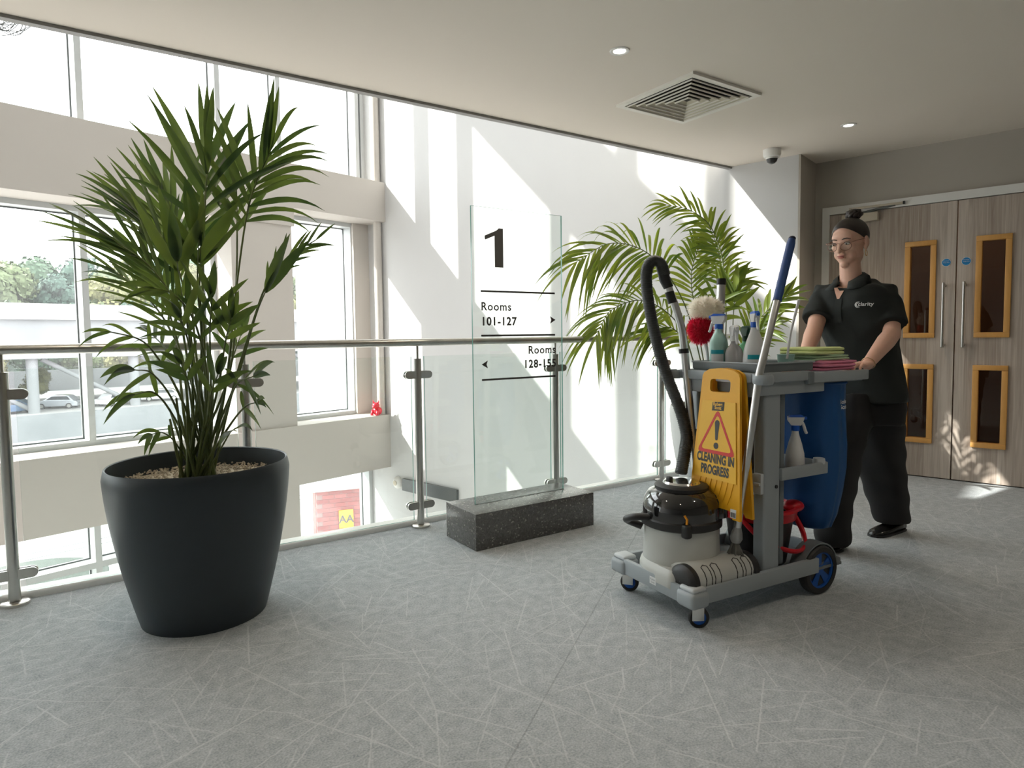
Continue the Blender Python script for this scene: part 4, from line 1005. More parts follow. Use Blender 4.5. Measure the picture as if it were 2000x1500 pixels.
# ---- folded cloths on the handle shelf
def cloth(p, q, z, L, W, H, layers, m, label, seed, rz=0.0, group='folded cloths on the trolley handle shelf', name='folded_cloth', wob=.004):
    t = TPE(name, p, q, z, rz, label, 'cloth', group); r = random.Random(seed); n = 20
    for k in range(layers):
        h0 = H * k / layers; h1 = H * (k + 1) / layers
        lx = L * r.uniform(.94, 1.0); wy = W * r.uniform(.94, 1.0); ox, oy = r.uniform(-.008, .008), r.uniform(-.008, .008)
        ph = r.uniform(0, 6)
        mb = MB(); top = []; rings = []
        outline = rrect(-lx / 2, lx / 2, -wy / 2, wy / 2, .018, 4); O = len(outline)
        for f, zz in ((.93, h0 + .0004), (.985, h0 + .18 * (h1 - h0)), (1.0, (h0 + h1) / 2), (.985, h1 - .18 * (h1 - h0)), (.93, h1 - .0006), (.6, h1), (.25, h1)):
            rings.append([(x * f + ox + .003 * sin(5 * y / W + ph), y * f + oy + .003 * sin(6 * x / L + ph), zz + (wob * sin(9 * x / L + ph) * sin(7 * y / W + 2 * ph) if (k == layers - 1 and f < .95 and zz > h0 + .5 * (h1 - h0)) else .0012 * sin(12 * x / L + ph))) for x, y in outline])
        mb.loft(rings); mb.build('fold', m, t, 70)
    return t
M_['pink'] = mat('pink_microfibre', srgb(228, 140, 168), .95, var=.08, scale=40, bump=.4, bscale=500)
M_['lime'] = mat('lime_microfibre', srgb(214, 226, 158), .95, var=.08, scale=40, bump=.4, bscale=500)
M_['sage'] = mat('mint_microfibre', srgb(190, 220, 182), .95, var=.08, scale=40, bump=.4, bscale=500)
cl_p, cl_q = .765, -.135
cloth(cl_p, cl_q, .919, .235, .20, .042, 3, M_['pink'], 'stack of folded pink cloths on the trolley handle end', 3)
cloth(cl_p - .012, cl_q + .01, .9605, .235, .19, .022, 2, M_['sage'], 'pale mint folded cloth between the pink and lime cloths', 5)
cloth(cl_p - .03, cl_q + .015, .984, .225, .175, .030, 2, M_['lime'], 'crumpled lime green cloth on top of the cloth stack', 6, .06, wob=.012)

# ---- yellow caution sign hung on the front, leaning out at the foot
cs = TPE('caution_sign', .262, -.112, .916, 0, 'yellow folding cleaning in progress sign hung on the trolley front', 'caution sign')
YEL = mat('yellow_plastic', srgb(242, 178, 34), .42, var=.03)
YEL2 = mat('yellow_plastic_panel', srgb(246, 190, 52), .45, var=.02)
RD = mat('warning_red', srgb(214, 50, 44), .45)
def sign_panel(x0, tilt, hole, name, front):
    # local 2-D: u to the right as seen from the front (towards -y), v up; v = 0 at the top
    outer = [(-.095, -.02), (-.088, -.006), (-.06, .008), (0, .014), (.06, .008), (.088, -.006), (.095, -.02), (.128, -.47), (.134, -.555), (.10, -.555), (.082, -.525), (-.082, -.525), (-.10, -.555), (-.134, -.555), (-.128, -.47)]
    Mx = basis((x0, 0, .012), (0, -1, 0), (-sin(tilt), 0, cos(tilt)))
    holes = [rrect(-.052, .052, -.080, -.030, .014)] if hole else []
    mb = MB(); mb.plate(outer, holes, .012, Mx); o = mb.build(name, YEL, cs, 40)
    return o, Mx
fp, MF = sign_panel(-.030, radians(-4.0), True, 'front_panel', True)
# orientation: local z of MF points away from the front
sgn = -1 if (MF.to_3x3() @ Vector((0, 0, 1))).x > 0 else 1
bp_, MBk = sign_panel(-.008, radians(0.8), True, 'back_panel', False)
front_z = .0125 if sgn > 0 else -.0006
F3 = lambda u, v, dz=0.0: MF @ Matrix.Translation((u, v, front_z + (dz if sgn > 0 else -dz)))
mb = MB(); mb.plate([(-.085, -.115), (.085, -.115), (.110, -.420), (-.110, -.420)], [], .003 * sgn, F3(0, 0)); mb.build('raised_panel', YEL2, fp, 30)
def tri(r_, c=(0, -.250), n=5):
    V3 = [(0, .088), (.083, -.060), (-.083, -.060)]; out = []
    for i in range(3):
        p = Vector(V3[i]); a = (Vector(V3[i - 1]) - p).normalized(); b = (Vector(V3[(i + 1) % 3]) - p).normalized()
        for k in range(n + 1):
            q = p + (a * (1 - k / n) + b * (k / n)) * .016 * 1.0 + (a + b) * 0
            m_ = (p + a * .016).lerp(p + b * .016, k / n); m_ = m_ + (p - m_) * .42 * sin(pi * k / n) * 1.0
            out.append((m_.x, m_.y))
    return [(x * r_ + c[0], y * r_ + c[1]) for x, y in out]
mb = MB(); mb.plate(tri(1.2), [tri(.97)], .0006 * sgn, F3(0, 0, .0031)); mb.build('warning_triangle', RD, fp, 0)
ex = [(-.010, .035), (-.007, .042), (0, .045), (.007, .042), (.010, .035), (.005, -.018), (.003, -.021), (-.003, -.021), (-.005, -.018)]
mb = MB(); mb.plate([(x * 1.2, y * 1.2 - .242) for x, y in ex], [], .0006 * sgn, F3(0, 0, .0031)); mb.plate(circ(.0125, 20, (0, -.289)), [], .0006 * sgn, F3(0, 0, .0031)); mb.build('exclamation_mark', M_['ink'], fp, 0)
text('lettering', 'CLEANING IN', .049, F3(0, -.356, .0038), M_['ink'], fp, 'CENTER', .0021, 1.02, .62)
text('lettering', 'PROGRESS', .049, F3(0, -.401, .0038), M_['ink'], fp, 'CENTER', .0021, 1.02, .62)
mb = MB(); mb.plate([(-.030, -.140), (.030, -.134), (.028, -.094), (-.030, -.100)][::-1] if False else [(-.031, -.154), (.029, -.150), (.031, -.116), (-.029, -.120)], [], .0006 * sgn, F3(0, 0, .0031)); lg = mb.build('maker_plate', mat('black_label', (.02, .02, .02), .5), fp, 0)
text('lettering', 'Robert', .0185, F3(-.026, -.133, .0040), YEL2, fp, 'LEFT', .0005, 1.0, .9)
text('lettering', 'Scott', .0185, F3(-.018, -.147, .0040), YEL2, fp, 'LEFT', .0005, 1.0, .9)
for k in range(7):
    u = -.085 + k * .028
    mb = MB(); mb.tube([F3(u - .014, -.505, .0) @ Vector((0, 0, 0)), F3(u, -.470, .0) @ Vector((0, 0, 0)), F3(u + .012, -.420, .0) @ Vector((0, 0, 0))], .0022, 6); mb.build('grip_rib', YEL, fp, 60)
mb = MB(); mb.plate([(.088, -.548), (.116, -.548), (.116, -.515), (.088, -.515)], [], .0006 * sgn, F3(0, 0, .0002)); lb = mb.build('price_label', M_['white_pl'], fp, 0)
for k in range(9):
    u = .091 + k * .0026
    mb = MB(); mb.plate([(u, -.545), (u + (.0016 if k % 3 else .0009), -.545), (u + (.0016 if k % 3 else .0009), -.527), (u, -.527)], [], .0004 * sgn, F3(0, 0, .0009)); mb.build('bar', M_['ink'], lb, 0)

# ---- vacuum cleaner on the base
vc = TPE('vacuum_cleaner', .112, -.012, .114, 0, 'grey tub vacuum cleaner with a glossy black lid on the trolley base', 'vacuum cleaner')
M_['vac_grey'] = mat('vacuum_grey', srgb(196, 198, 194), .38, var=.02)
M_['vac_black'] = mat('glossy_black', (.012, .012, .013), .07, coat=1.0, var=.05)
M_['vac_matt'] = mat('matt_black', (.02, .02, .021), .45)
mb = MB(); mb.lathe([(.001, .045), (.128, .045), (.136, .060), (.133, .10), (.128, .235), (.001, .235)], 48); mb.build('tub', M_['vac_grey'], vc, 40)
def foot(f, z):
    out = []
    for k in range(48):
        a = 2 * pi * k / 48; x, y = .148 * cos(a), .142 * sin(a)
        if y < -.02: y = -.02 + (y + .02) * 1.12; x = .150 * (1 if x > 0 else -1) * min(1, abs(cos(a)) * 1.5)
        out.append((x * f, y * f, z))
    return out
mb = MB(); mb.loft([foot(.97, .004), foot(1.0, .018), foot(1.0, .055), foot(.965, .072), foot(.91, .082)]); mb.build('foot', M_['vac_grey'], vc, 50)
mb = MB(); rings = []
for x_, f_ in ((-.112, .93), (-.104, 1.0), (.138, 1.0), (.146, .93)):
    prof_ = [(-.142 - .058 * f_ * cos(radians(a)), .060 + .058 * f_ * sin(radians(a))) for a in range(-60, 100, 16)] + [(-.110, .112 * f_), (-.070, .098 * f_), (-.035, .080), (-.03, .012), (-.11, .006)]
    rings.append([(x_, y_, z_) for y_, z_ in prof_])
mb.loft(rings); hs = mb.build('axle_housing', M_['vac_grey'], vc, 35)
for xx in (-.075, -.035, .065, .105):
    mb = MB(); mb.tube([(xx, -.142 - .0590 * cos(radians(a)), .060 + .0590 * sin(radians(a))) for a in (-15, 10, 35, 58)] + [(xx + .014, -.142 - .0592 * cos(radians(66)), .060 + .0592 * sin(radians(66)))] + [(xx + .026, -.142 - .0590 * cos(radians(a)), .060 + .0590 * sin(radians(a))) for a in (58, 35, 10, -15)], .0016, 5); mb.build('vent_slot', M_['vac_matt'], hs, 60)
for x_, s in ((-.118, -1), (.155, 1)):
    mb = MB(); mb.lathe([(.001, .020), (.040, .020), (.050, .014), (.060, .004), (.060, -.014), (.001, -.014)], 36, (0, 0, 0), M=basis((x_, -.142, .058), (0, 0, 1), (0, -s, 0) if False else (0, 1, 0)) if s > 0 else basis((x_, -.142, .058), (0, 1, 0), (0, 0, 1)) @ Matrix.Rotation(pi, 4, 'X'))
    mb.build('wheel', M_['vac_matt'], vc, 40)
mb = MB(); mb.lathe([(.133, .222), (.140, .226), (.140, .254), (.134, .260)], 48); mb.build('lid_rim', M_['vac_matt'], vc, 40)
mb = MB(); mb.lathe([(.134, .256), (.135, .290), (.130, .328), (.115, .358), (.088, .374), (.08, .376)], 48, cap1=True); ld = mb.build('lid', M_['vac_black'], vc, 60)
mb = MB(); mb.lathe([(.092, .370), (.094, .384), (.086, .392), (.07, .394), (.001, .394)], 40); mb.build('lid_ring', M_['vac_matt'], vc, 40)
mb = MB(); mb.lathe([(.066, .393), (.060, .402), (.03, .406), (.001, .407)], 32); mb.build('clear_cover', M_['chrome'], vc, 40)
mb = MB(); mb.rbox(-.060, -.042, -.005, .014, .390, .424, .004); mb.build('switch', M_['vac_matt'], vc, 40)
mb = MB(); mb.lathe([(.0, .356), (.030, .354), (.045, .330), (.046, .26)], 24, (.085, -.075, 0)); mb.build('motor_bulge', M_['vac_black'], vc, 40)
mb = MB(); mb.ell((.092, -.093, .350), (.010, .008, .003)); mb.build('power_button', mat('pale_green_button', srgb(150, 210, 190), .3), vc, 60)
mb = MB(); mb.rbox(-.095, -.065, -.128, -.096, .205, .262, .010, 3); mb.build('latch', M_['vac_matt'], vc, 40)
mb = MB(); mb.tube([(-.083, -.116, .262), (-.079, -.113, .280), (-.084, -.106, .296)], .004, 8); mb.build('latch_tab', mat('orange_tab', srgb(240, 160, 40), .4), vc, 60)
mb = MB(); mb.tube(smooth_path([(-.128, .02, .262), (-.165, .045, .262), (-.172, .085, .245), (-.150, .105, .225), (-.115, .075, .205)], 6), .015, 12); mb.build('carry_handle', M_['vac_matt'], vc, 60)
# hose, bent tube and wand standing up beside the trolley
VS = 1.12
VZ = .95
vc.scale = (VS, VS, VZ)
inv = Matrix.Diagonal((1 / VS, 1 / VS, 1 / VZ, 1)) @ Matrix.Rotation(-TA, 4, 'Z') @ Matrix.Translation(-Tp(.112, -.012, .114))
def HV(x, y, w): return inv @ at(x, y, w)
wd = depth(Tp(.26, .13, .9))
hose = [(1330, 925, wd - .12), (1338, 880, wd - .08), (1341, 850, wd - .05), (1328, 800, wd - .03), (1303, 735, wd), (1286, 680, wd), (1272, 620, wd), (1263, 560, wd), (1264, 525, wd), (1276, 509, wd), (1291, 516, wd + .01), (1298, 538, wd + .01)]
hp = smooth_path([HV(*k) for k in hose], 9)
mb = MB(); mb.tube(hp, [.0205 + (.0014 if i % 2 else 0) for i in range(len(hp))], 16); mb.build('hose', mat('black_ribbed_hose', (.045, .048, .048), .45), vc, 180)
# re-rib the hose with rings so that its corrugation is real
rp = smooth_path([HV(*k) for k in hose], 26); mb = MB()
for i in range(2, len(rp) - 2, 2):
    tg = (rp[i + 1] - rp[i - 1]).normalized(); s_, b_ = perp(tg); n = 14
    mb.loft([[rp[i] + tg * dz + (s_ * cos(2 * pi * k / n) + b_ * sin(2 * pi * k / n)) * rr for k in range(n)] for dz, rr in ((-.0022, .0205), (0, .0238), (.0022, .0205))], False, False)
o = mb.build('hose_ribs', mat('black_hose_rib', (.06, .063, .063), .42), vc, 180)
mb = MB(); mb.tube([HV(1292, 520, wd + .01), HV(1299, 548, wd + .01), HV(1306, 562, wd + .01)], [.021, .021, .019], 16); mb.build('hose_cuff', M_['vac_matt'], vc, 60)
wand = [HV(1302, 552, wd + .01), HV(1318, 596, wd + .005), HV(1331, 640, wd), HV(1336, 680, wd), HV(1342, 740, wd - .01), HV(1352, 850, wd - .04), HV(1364, 960, wd - .06)]
wp_ = smooth_path(wand, 6); mb = MB(); mb.tube(wp_, .0150, 16); mb.build('wand', M_['alu_tube'], vc, 60)
for a_, b_, rr in (((1307, 570), (1314, 592), .0175), ((1335, 681), (1336, 690), .0185), ((1351, 838), (1352, 848), .0185)):
    mb = MB(); mb.tube([HV(*a_, wd + .005 if a_[1] < 640 else wd - (.02 if a_[1] > 800 else 0)), HV(*b_, wd + .004 if a_[1] < 640 else wd - (.02 if a_[1] > 800 else 0))], rr, 16); mb.build('wand_collar', M_['vac_matt'], vc, 40)

# ---- mop
Ph = Tp(.236, -.282, .905); Pb = Tp(.215, -.165, .215)
dirm = (Ph - Pb).normalized()
# lengthen the pole until it reaches the height seen in the photo
mo = empty('mop', tuple(Pb), 0, 'mop with silver pole and blue grip leaning at the trolley corner', 'mop')
pole = [Pb - Pb, Ph - Pb]
top = (at(1547, 466, depth(Ph) + .16) - Pb); hook = (at(1482, 735, depth(Ph)) - Pb); low = (at(1440, 1035, depth(Pb)) - Pb)
mb = MB(); mb.tube([low, hook, hook.lerp(top, .55)], .0138, 16); mb.build('pole', M_['alu_tube'], mo, 60)
g0 = hook.lerp(top, .53)
mb = MB(); pp = [g0.lerp(top, k / 14) for k in range(15)]; mb.tube(pp, [.0168] + [.0160 + .0008 * (k % 2) for k in range(13)] + [.0125], 18); mb.build('grip', mat('blue_grip', srgb(42, 78, 138), .5), mo, 60)
mb = MB(); mb.ell(top, (.0140, .0140, .011)); mb.build('grip_end', M_['navy'], mo, 60)
sd = (low - hook).normalized()
mb = MB(); mb.tube([low - sd * .02, low + sd * .01, low + sd * .035, low + sd * .05], [.012, .020, .024, .018], 16); mb.build('socket', mat('clear_grey_socket', (.35, .36, .36), .3), mo, 40)
e = low + sd * .05
mb = MB()
r = random.Random(4)
for k in range(46):
    a = r.uniform(0, 2 * pi); R0 = r.uniform(.01, .055)
    zt2 = (.122 - Pb.z) - e.z
    p3 = e + Vector((R0 * cos(a), R0 * sin(a) * 1.0, zt2 * r.uniform(.80, .98)))
    mb.tube([e + Vector((.008 * cos(a), .008 * sin(a), 0)), e.lerp(p3, .5) + Vector((.012 * cos(a), .012 * sin(a), .0)), p3], .0035, 5)
o = mb.build('mop_strands', mat('grey_mop_yarn', (.16, .16, .15), .95), mo, 60); o['kind'] = 'stuff'

# ---- spare pole, duster, thin white rod
ps = empty('spare_pole', tuple(Tp(.62, .175, .30)), 0, 'silver pole with a black cap standing behind the spray bottles', 'pole')
a_, b_ = at(1409, 546, depth(Tp(.60, .17, 1.2))), at(1402, 720, depth(Tp(.60, .17, .9))); o0 = Vector(ps.location)
lw = a_ + (b_ - a_) * 3.6
mb = MB(); mb.tube([a_ - o0, lw - o0], .0190, 20); mb.build('tube', M_['alu_tube'], ps, 60)
mb = MB(); mb.tube([a_ - o0 + (a_ - b_).normalized() * .004, a_.lerp(b_, .06) - o0], .0205, 20); mb.build('cap', M_['black'], ps, 40)
wD = depth(Tp(.54, .14, 1.0))
dz = empty('feather_duster', tuple(at(1383, 706, wD)), 0, 'fluffy red and cream duster standing up on the trolley', 'duster')
o0 = Vector(dz.location)
mb = MB(); mb.tube([Vector((0, 0, 0)), at(1379, 675, wD) - o0, at(1378, 625, wD) - o0], .0075, 12); mb.build('handle', M_['white_pl'], dz, 60)
def fluff(name, c, rad, n, m, seed, L):
    r = random.Random(seed); mb = MB()
    mb.ell(c, (rad[0] * .82, rad[1] * .82, rad[2] * .82), seg=16, rings=10)
    for k in range(n):
        u, th = r.uniform(-1, 1), r.uniform(0, 2 * pi); s = sqrt(1 - u * u)
        d = Vector((s * cos(th), s * sin(th), u)); b = c + Vector((d.x * rad[0], d.y * rad[1], d.z * rad[2])) * .75
        tip = c + Vector((d.x * rad[0], d.y * rad[1], d.z * rad[2])) * r.uniform(.98, 1.12) + Vector((r.uniform(-1, 1), r.uniform(-1, 1), r.uniform(-1, 1))) * L
        w = r.uniform(.0008, .0018); s_, _ = perp(d); s_ = (s_ * cos(th * 3) + d.cross(s_) * sin(th * 3))
        mid = b.lerp(tip, .5) + Vector((r.uniform(-1, 1), r.uniform(-1, 1), r.uniform(-1, 1))) * L * .3
        mb.add([b - s_ * w, b + s_ * w, mid + s_ * w, mid - s_ * w, tip], [(0, 1, 2, 3), (3, 2, 4)])
    o = mb.build(name, m, dz, 0, fix=False); o['kind'] = 'stuff'
fluff('red_fibres', at(1368, 645, wD) - o0, (.058, .058, .064), 3000, leaf_mat('red_fluff', (.75, .02, .07), (.85, .05, .11), .45, (1, 1, 1)), 1, .008)
fluff('cream_fibres', at(1378, 604, wD) - o0, (.076, .076, .056), 3000, leaf_mat('cream_fluff', (.90, .86, .79), (.95, .92, .86), .62, (1, 1, .97)), 2, .009)
wr = depth(Tp(.62, -.20, 1.0))
rd = empty('white_rod', tuple(at(1537, 701, wr)), 0, 'thin white plastic rod standing in front of the cloths', 'rod')
o0 = Vector(rd.location)
mb = MB(); mb.tube([Vector((0, 0, 0)), at(1544, 650, wr) - o0, at(1560, 587, wr) - o0], [.005, .0048, .0058], 12); mb.ell(at(1560, 587, wr) - o0, (.006, .006, .006)); mb.build('shaft', M_['white_pl'], rd, 60)

# ---- red-rimmed black bucket behind the vacuum
bu = TPE('mop_bucket', .528, -.035, .114, 0, 'black mop bucket with a red rim and handle on the trolley base', 'bucket')
REDP = mat('red_plastic', srgb(206, 26, 40), .3)
mb = MB(); mb.lathe([(.001, 0), (.105, 0), (.110, .006), (.140, .215), (.143, .225), (.137, .225), (.107, .012), (.001, .010)], 40); mb.build('pail', mat('black_bucket', (.014, .014, .015), .4), bu, 40)
mb = MB(); mb.lathe([(.138, .186), (.146, .188), (.152, .220), (.157, .226), (.155, .238), (.142, .240), (.136, .226)], 40); rm = mb.build('rim', REDP, bu, 40)
mb = MB(); mb.ell((.095, -.095, .236), (.048, .040, .026)); mb.build('spout', REDP, rm, 60)
mb = MB(); mb.tube(smooth_path([(.142, -.04, .212), (.150, -.10, .120), (.08, -.158, .075), (-.02, -.168, .085), (-.12, -.12, .135), (-.148, -.02, .212)], 8), .0085, 10, ry=1.4); mb.build('handle', REDP, bu, 60)
# ---- brush and cloth lying on the base
hb = TPE('hand_brush', .325, -.165, .114, -.2, 'small white and red hand brush lying on the trolley base', 'brush')
mb = MB(); mb.rbox(-.05, .03, -.022, .022, .003, .020, .005); mb.build('bristles', M_['white_pl'], hb, 40)
mb = MB(); mb.tube(smooth_path([(.02, 0, .022), (.05, -.004, .03), (.075, -.008, .040)], 5), [.010] * 10 + [.012], 10); mb.build('handle', M_['white_pl'], hb, 60)
mb = MB(); mb.rbox(-.012, .014, -.026, -.016, .006, .022, .003); mb.build('red_edge', REDP, hb, 40)
dp = TPE('dustpan', .30, -.08, .114, .1, 'dark grey dustpan lying on the trolley base behind the vacuum', 'dustpan')
mb = MB(); mb.loft([[(-.02, -.10, .002), (.13, -.10, .002), (.13, .09, .002), (-.02, .09, .002)], [(-.02, -.10, .006), (.13, -.10, .03), (.13, .09, .03), (-.02, .09, .006)]]); mb.build('pan', M_['gasket'], dp, 30)
mb = MB(); mb.tube([(.12, 0, .02), (.19, 0, .03)], .012, 10); mb.build('handle', M_['gasket'], dp, 60)

# ---- blue refuse bag hanging from the handle end
bg_ = TPE('refuse_bag', .775, -.045, .862, 0, 'large dark blue refuse bag hanging from the trolley handle end', 'bag')
BLUE = mat('blue_bag_fabric', srgb(14, 78, 138), .5, var=.12, scale=6, bump=.25, bscale=60)
rings = []
Hs = [0.0, -.02, -.08, -.16, -.26, -.36, -.46, -.56, -.615, -.63]
Xa = [(-.078, .105), (-.078, .108), (-.078, .112), (-.078, .125), (-.076, .138), (-.074, .135), (-.074, .118), (-.074, .095), (-.068, .075), (-.045, .045)]
Yh = [.175, .172, .168, .168, .170, .170, .165, .155, .14, .10]
for i, h in enumerate(Hs):
    xa, xb = Xa[i]; cx, rx = (xa + xb) / 2, (xb - xa) / 2; ry = Yh[i]; rg = []
    for k in range(64):
        a = 2 * pi * k / 64; c, s = cos(a), sin(a)
        e = 3.2 - 1.0 * i / 9
        rr = 1 / ((abs(c) ** e + abs(s) ** e) ** (1 / e))
        wv = 1 + .018 * sin(11 * a + i * .35) * min(1, i / 3) + .012 * sin(23 * a - i * .6) * min(1, i / 2)
        rg.append((cx + rx * rr * c * wv, ry * rr * s * wv, h))
    rings.append(rg)
mb = MB(); mb.loft(rings, False, True); o = mb.build('sack', BLUE, bg_, 180)
BVHb = BVHTree.FromObject(o, bpy.context.evaluated_depsgraph_get())
mb = MB(); mb.tube([(x, y, .002) for x, y, z in rings[0]] + [tuple(rings[0][0][:2]) + (.002,)], .006, 6, cap=False); mb.build('hem', BLUE, bg_, 180)
M_['bag_print'] = mat('white_bag_print', (.8, .82, .84), .5)
def on_bag(V, F, y_c, z_c, name, m, off=.0016):
    pass
def bag_text(body, size, u, v, xx):
    V, F = text_geo(body, size, 'LEFT', .0006)
    out = []
    for p in V:
        x = xx + p.x + u; z = v + p.y
        hit = BVHb.ray_cast(Vector((x, -.6, z)), Vector((0, 1, 0)))
        y = hit[0].y - .0018 if hit[0] is not None else -.16
        out.append((x, y, z))
    mb = MB(); mb.add(out, F); mb.build('lettering', M_['bag_print'], bg_, 0, fix=False)
bag_text('Robert', .024, 0, -.085, .022)
bag_text('Scott', .024, .008, -.108, .022)
# ================================================================== PERSON
SKIN = mat('skin', srgb(228, 182, 160), 0.5, var=0.05, scale=30, sub=0.12, bump=0.05, bscale=300)
BLACKC = mat('black_polo_fabric', (0.012, 0.016, 0.015), 0.85, var=0.15, scale=30, bump=0.25, bscale=700)
TROUS = mat('black_trouser_fabric', (0.008, 0.008, 0.009), 0.8, var=0.15, scale=20, bump=0.15, bscale=500)
HAIR = mat('dark_brown_hair', (0.022, 0.013, 0.010), 0.45, var=0.3, scale=60, stretch=(1, 1, .2), bump=.3, bscale=160)
PO = Tp(1.42, .12, 0)
pe = empty('person', tuple(PO), 0, 'person in a black polo shirt and wide black trousers pushing the trolley', 'person')
def A(x, y, w): return at(x, y, w) - PO
def capsule_chain(mb, pts, rad, n=18):
    P = [Vector(p) for p in pts]
    mb.tube(P, rad, n); mb.ell(P[0], (rad[0],) * 3, seg=n, rings=10); mb.ell(P[-1], (rad[-1],) * 3, seg=n, rings=10)
def remesh(mb, name, m, voxel, smooth_it, parent, factor=.5, post=None):
    o = mb.build(name, m, None, 180, fix=True)
    md = o.modifiers.new('r', 'REMESH'); md.mode = 'VOXEL'; md.voxel_size = voxel; md.use_smooth_shade = True
    sm = o.modifiers.new('s', 'SMOOTH'); sm.factor = factor; sm.iterations = smooth_it
    dg = bpy.context.evaluated_depsgraph_get(); dg.update()
    me = bpy.data.meshes.new_from_object(o.evaluated_get(dg)); old = o.data
    o.modifiers.clear(); o.data = me; bpy.data.meshes.remove(old); me.name = name
    if post:
        cn = [(v.co.copy(), v.normal.copy()) for v in me.vertices]
        me.vertices.foreach_set('co', [c for co, no in cn for c in post(co, no)]); me.update()
    me.shade_smooth(); o.parent = parent
    return o
# body axes: she walks towards the trolley's front (-x of the trolley), chest turned a little to the camera
FWD = Vector((cos(TA + pi - .10), sin(TA + pi - .10), 0)); FWD = (FWD * .8 + (CAMP - PO).normalized() * .45); FWD.z = 0; FWD.normalize()
LEFT = Vector((-FWD.y, FWD.x, 0))                     # her left
hip = A(1694, 745, 3.20); chest = A(1672, 610, 3.17); neck = A(1662, 545, 3.18); nk_top = A(1660, 512, 3.17)
shL, shR = A(1731, 573, 3.10), A(1610, 571, 3.30)
elL, wrL = A(1742, 652, 3.00), A(1694, 712, 2.86)
elR, wrR = A(1592, 640, 3.18), A(1570, 702, 3.02)
hjL, hjR = A(1716, 775, 3.22), A(1668, 775, 3.18)
knL, anL = A(1722, 890, 3.32), A(1742, 1010, 3.46)
knR, anR = A(1640, 900, 3.10), A(1630, 1045, 3.20)
# ---- head frame
HC = A(1659, 474, 3.16)
HF = (FWD * .95 + LEFT * -.06); HF.z = -.20; HF.normalize()      # gaze a little down, to the left of the picture
HF = (RT * -.80 - FW * .54); HF.z = -.22; HF.normalize()
HL = Vector((0, 0, 1)).cross(HF).normalized(); HU = HF.cross(HL).normalized()
HM = Matrix(((HF.x, HL.x, HU.x), (HF.y, HL.y, HU.y), (HF.z, HL.z, HU.z)))
def Hh(f, l, u): return HC + HF * f + HL * l + HU * u
mb = MB()
E_ = lambda f, l, u, a, b, c: mb.ell(Hh(f, l, u), (a, b, c), M=HM, seg=28, rings=18)
E_(-.012, 0, .030, .094, .073, .084)        # cranium
E_(.012, 0, -.020, .074, .062, .076)        # face
E_(.030, 0, -.062, .050, .046, .046)        # jaw
E_(.064, 0, -.096, .019, .021, .017)        # chin
E_(.060, 0, .034, .026, .050, .034)         # forehead
E_(.074, 0, 0.0160, .012, .040, .008)         # brow
for s in (-1, 1):
    E_(.056, s * .034, -0.0120, .022, .022, .020)     # cheekbone
    E_(.046, s * .030, -0.0480, .026, .022, .030)
    E_(-.010, s * .079, -.004, .018, .008, .029)    # ear
    E_(-.002, s * .075, -.030, .011, .008, .013)
    E_(.086, s * .0105, -0.0300, .0085, .0075, .0075) # nostril wings
capsule_chain(mb, [Hh(.078, 0, 0.0140), Hh(.092, 0, -0.0080), Hh(.102, 0, -0.0260)], [.008, .0095, .0115], 14)   # nose
E_(.080, 0, -0.0480, .012, .020, .012)        # mouth mound
E_(.084, 0, -0.0505, .0105, .021, .0050); E_(.082, 0, -0.0615, .0100, .018, .0055)
# neck, trunk and limbs: one continuous body
capsule_chain(mb, [neck + Vector((0, 0, -.05)), neck, nk_top, Hh(-.02, 0, -.06)], [.060, .050, .047, .048], 20)
capsule_chain(mb, [neck + Vector((0, 0, -.07)), chest, hip.lerp(chest, .4), hip + Vector((0, 0, -.05))], [.060, .085, .080, .080], 20)
capsule_chain(mb, [shL + Vector((0, 0, -.02)), neck + Vector((0, 0, -.075)), shR + Vector((0, 0, -.02))], [.040, .050, .040], 16)
for sh, el, wr in ((shL, elL, wrL), (shR, elR, wrR)):
    capsule_chain(mb, [sh + Vector((0, 0, -.015)), sh.lerp(el, .4), sh.lerp(el, .8), el], [.040, .045, .041, .038], 20)
    capsule_chain(mb, [el, el.lerp(wr, .25), el.lerp(wr, .6), wr], [.038, .040, .033, .0245], 20)
for hj, kn, an in ((hjL, knL, anL), (hjR, knR, anR)):
    capsule_chain(mb, [hj + Vector((0, 0, -.05)), kn, an], [.055, .045, .036], 16)
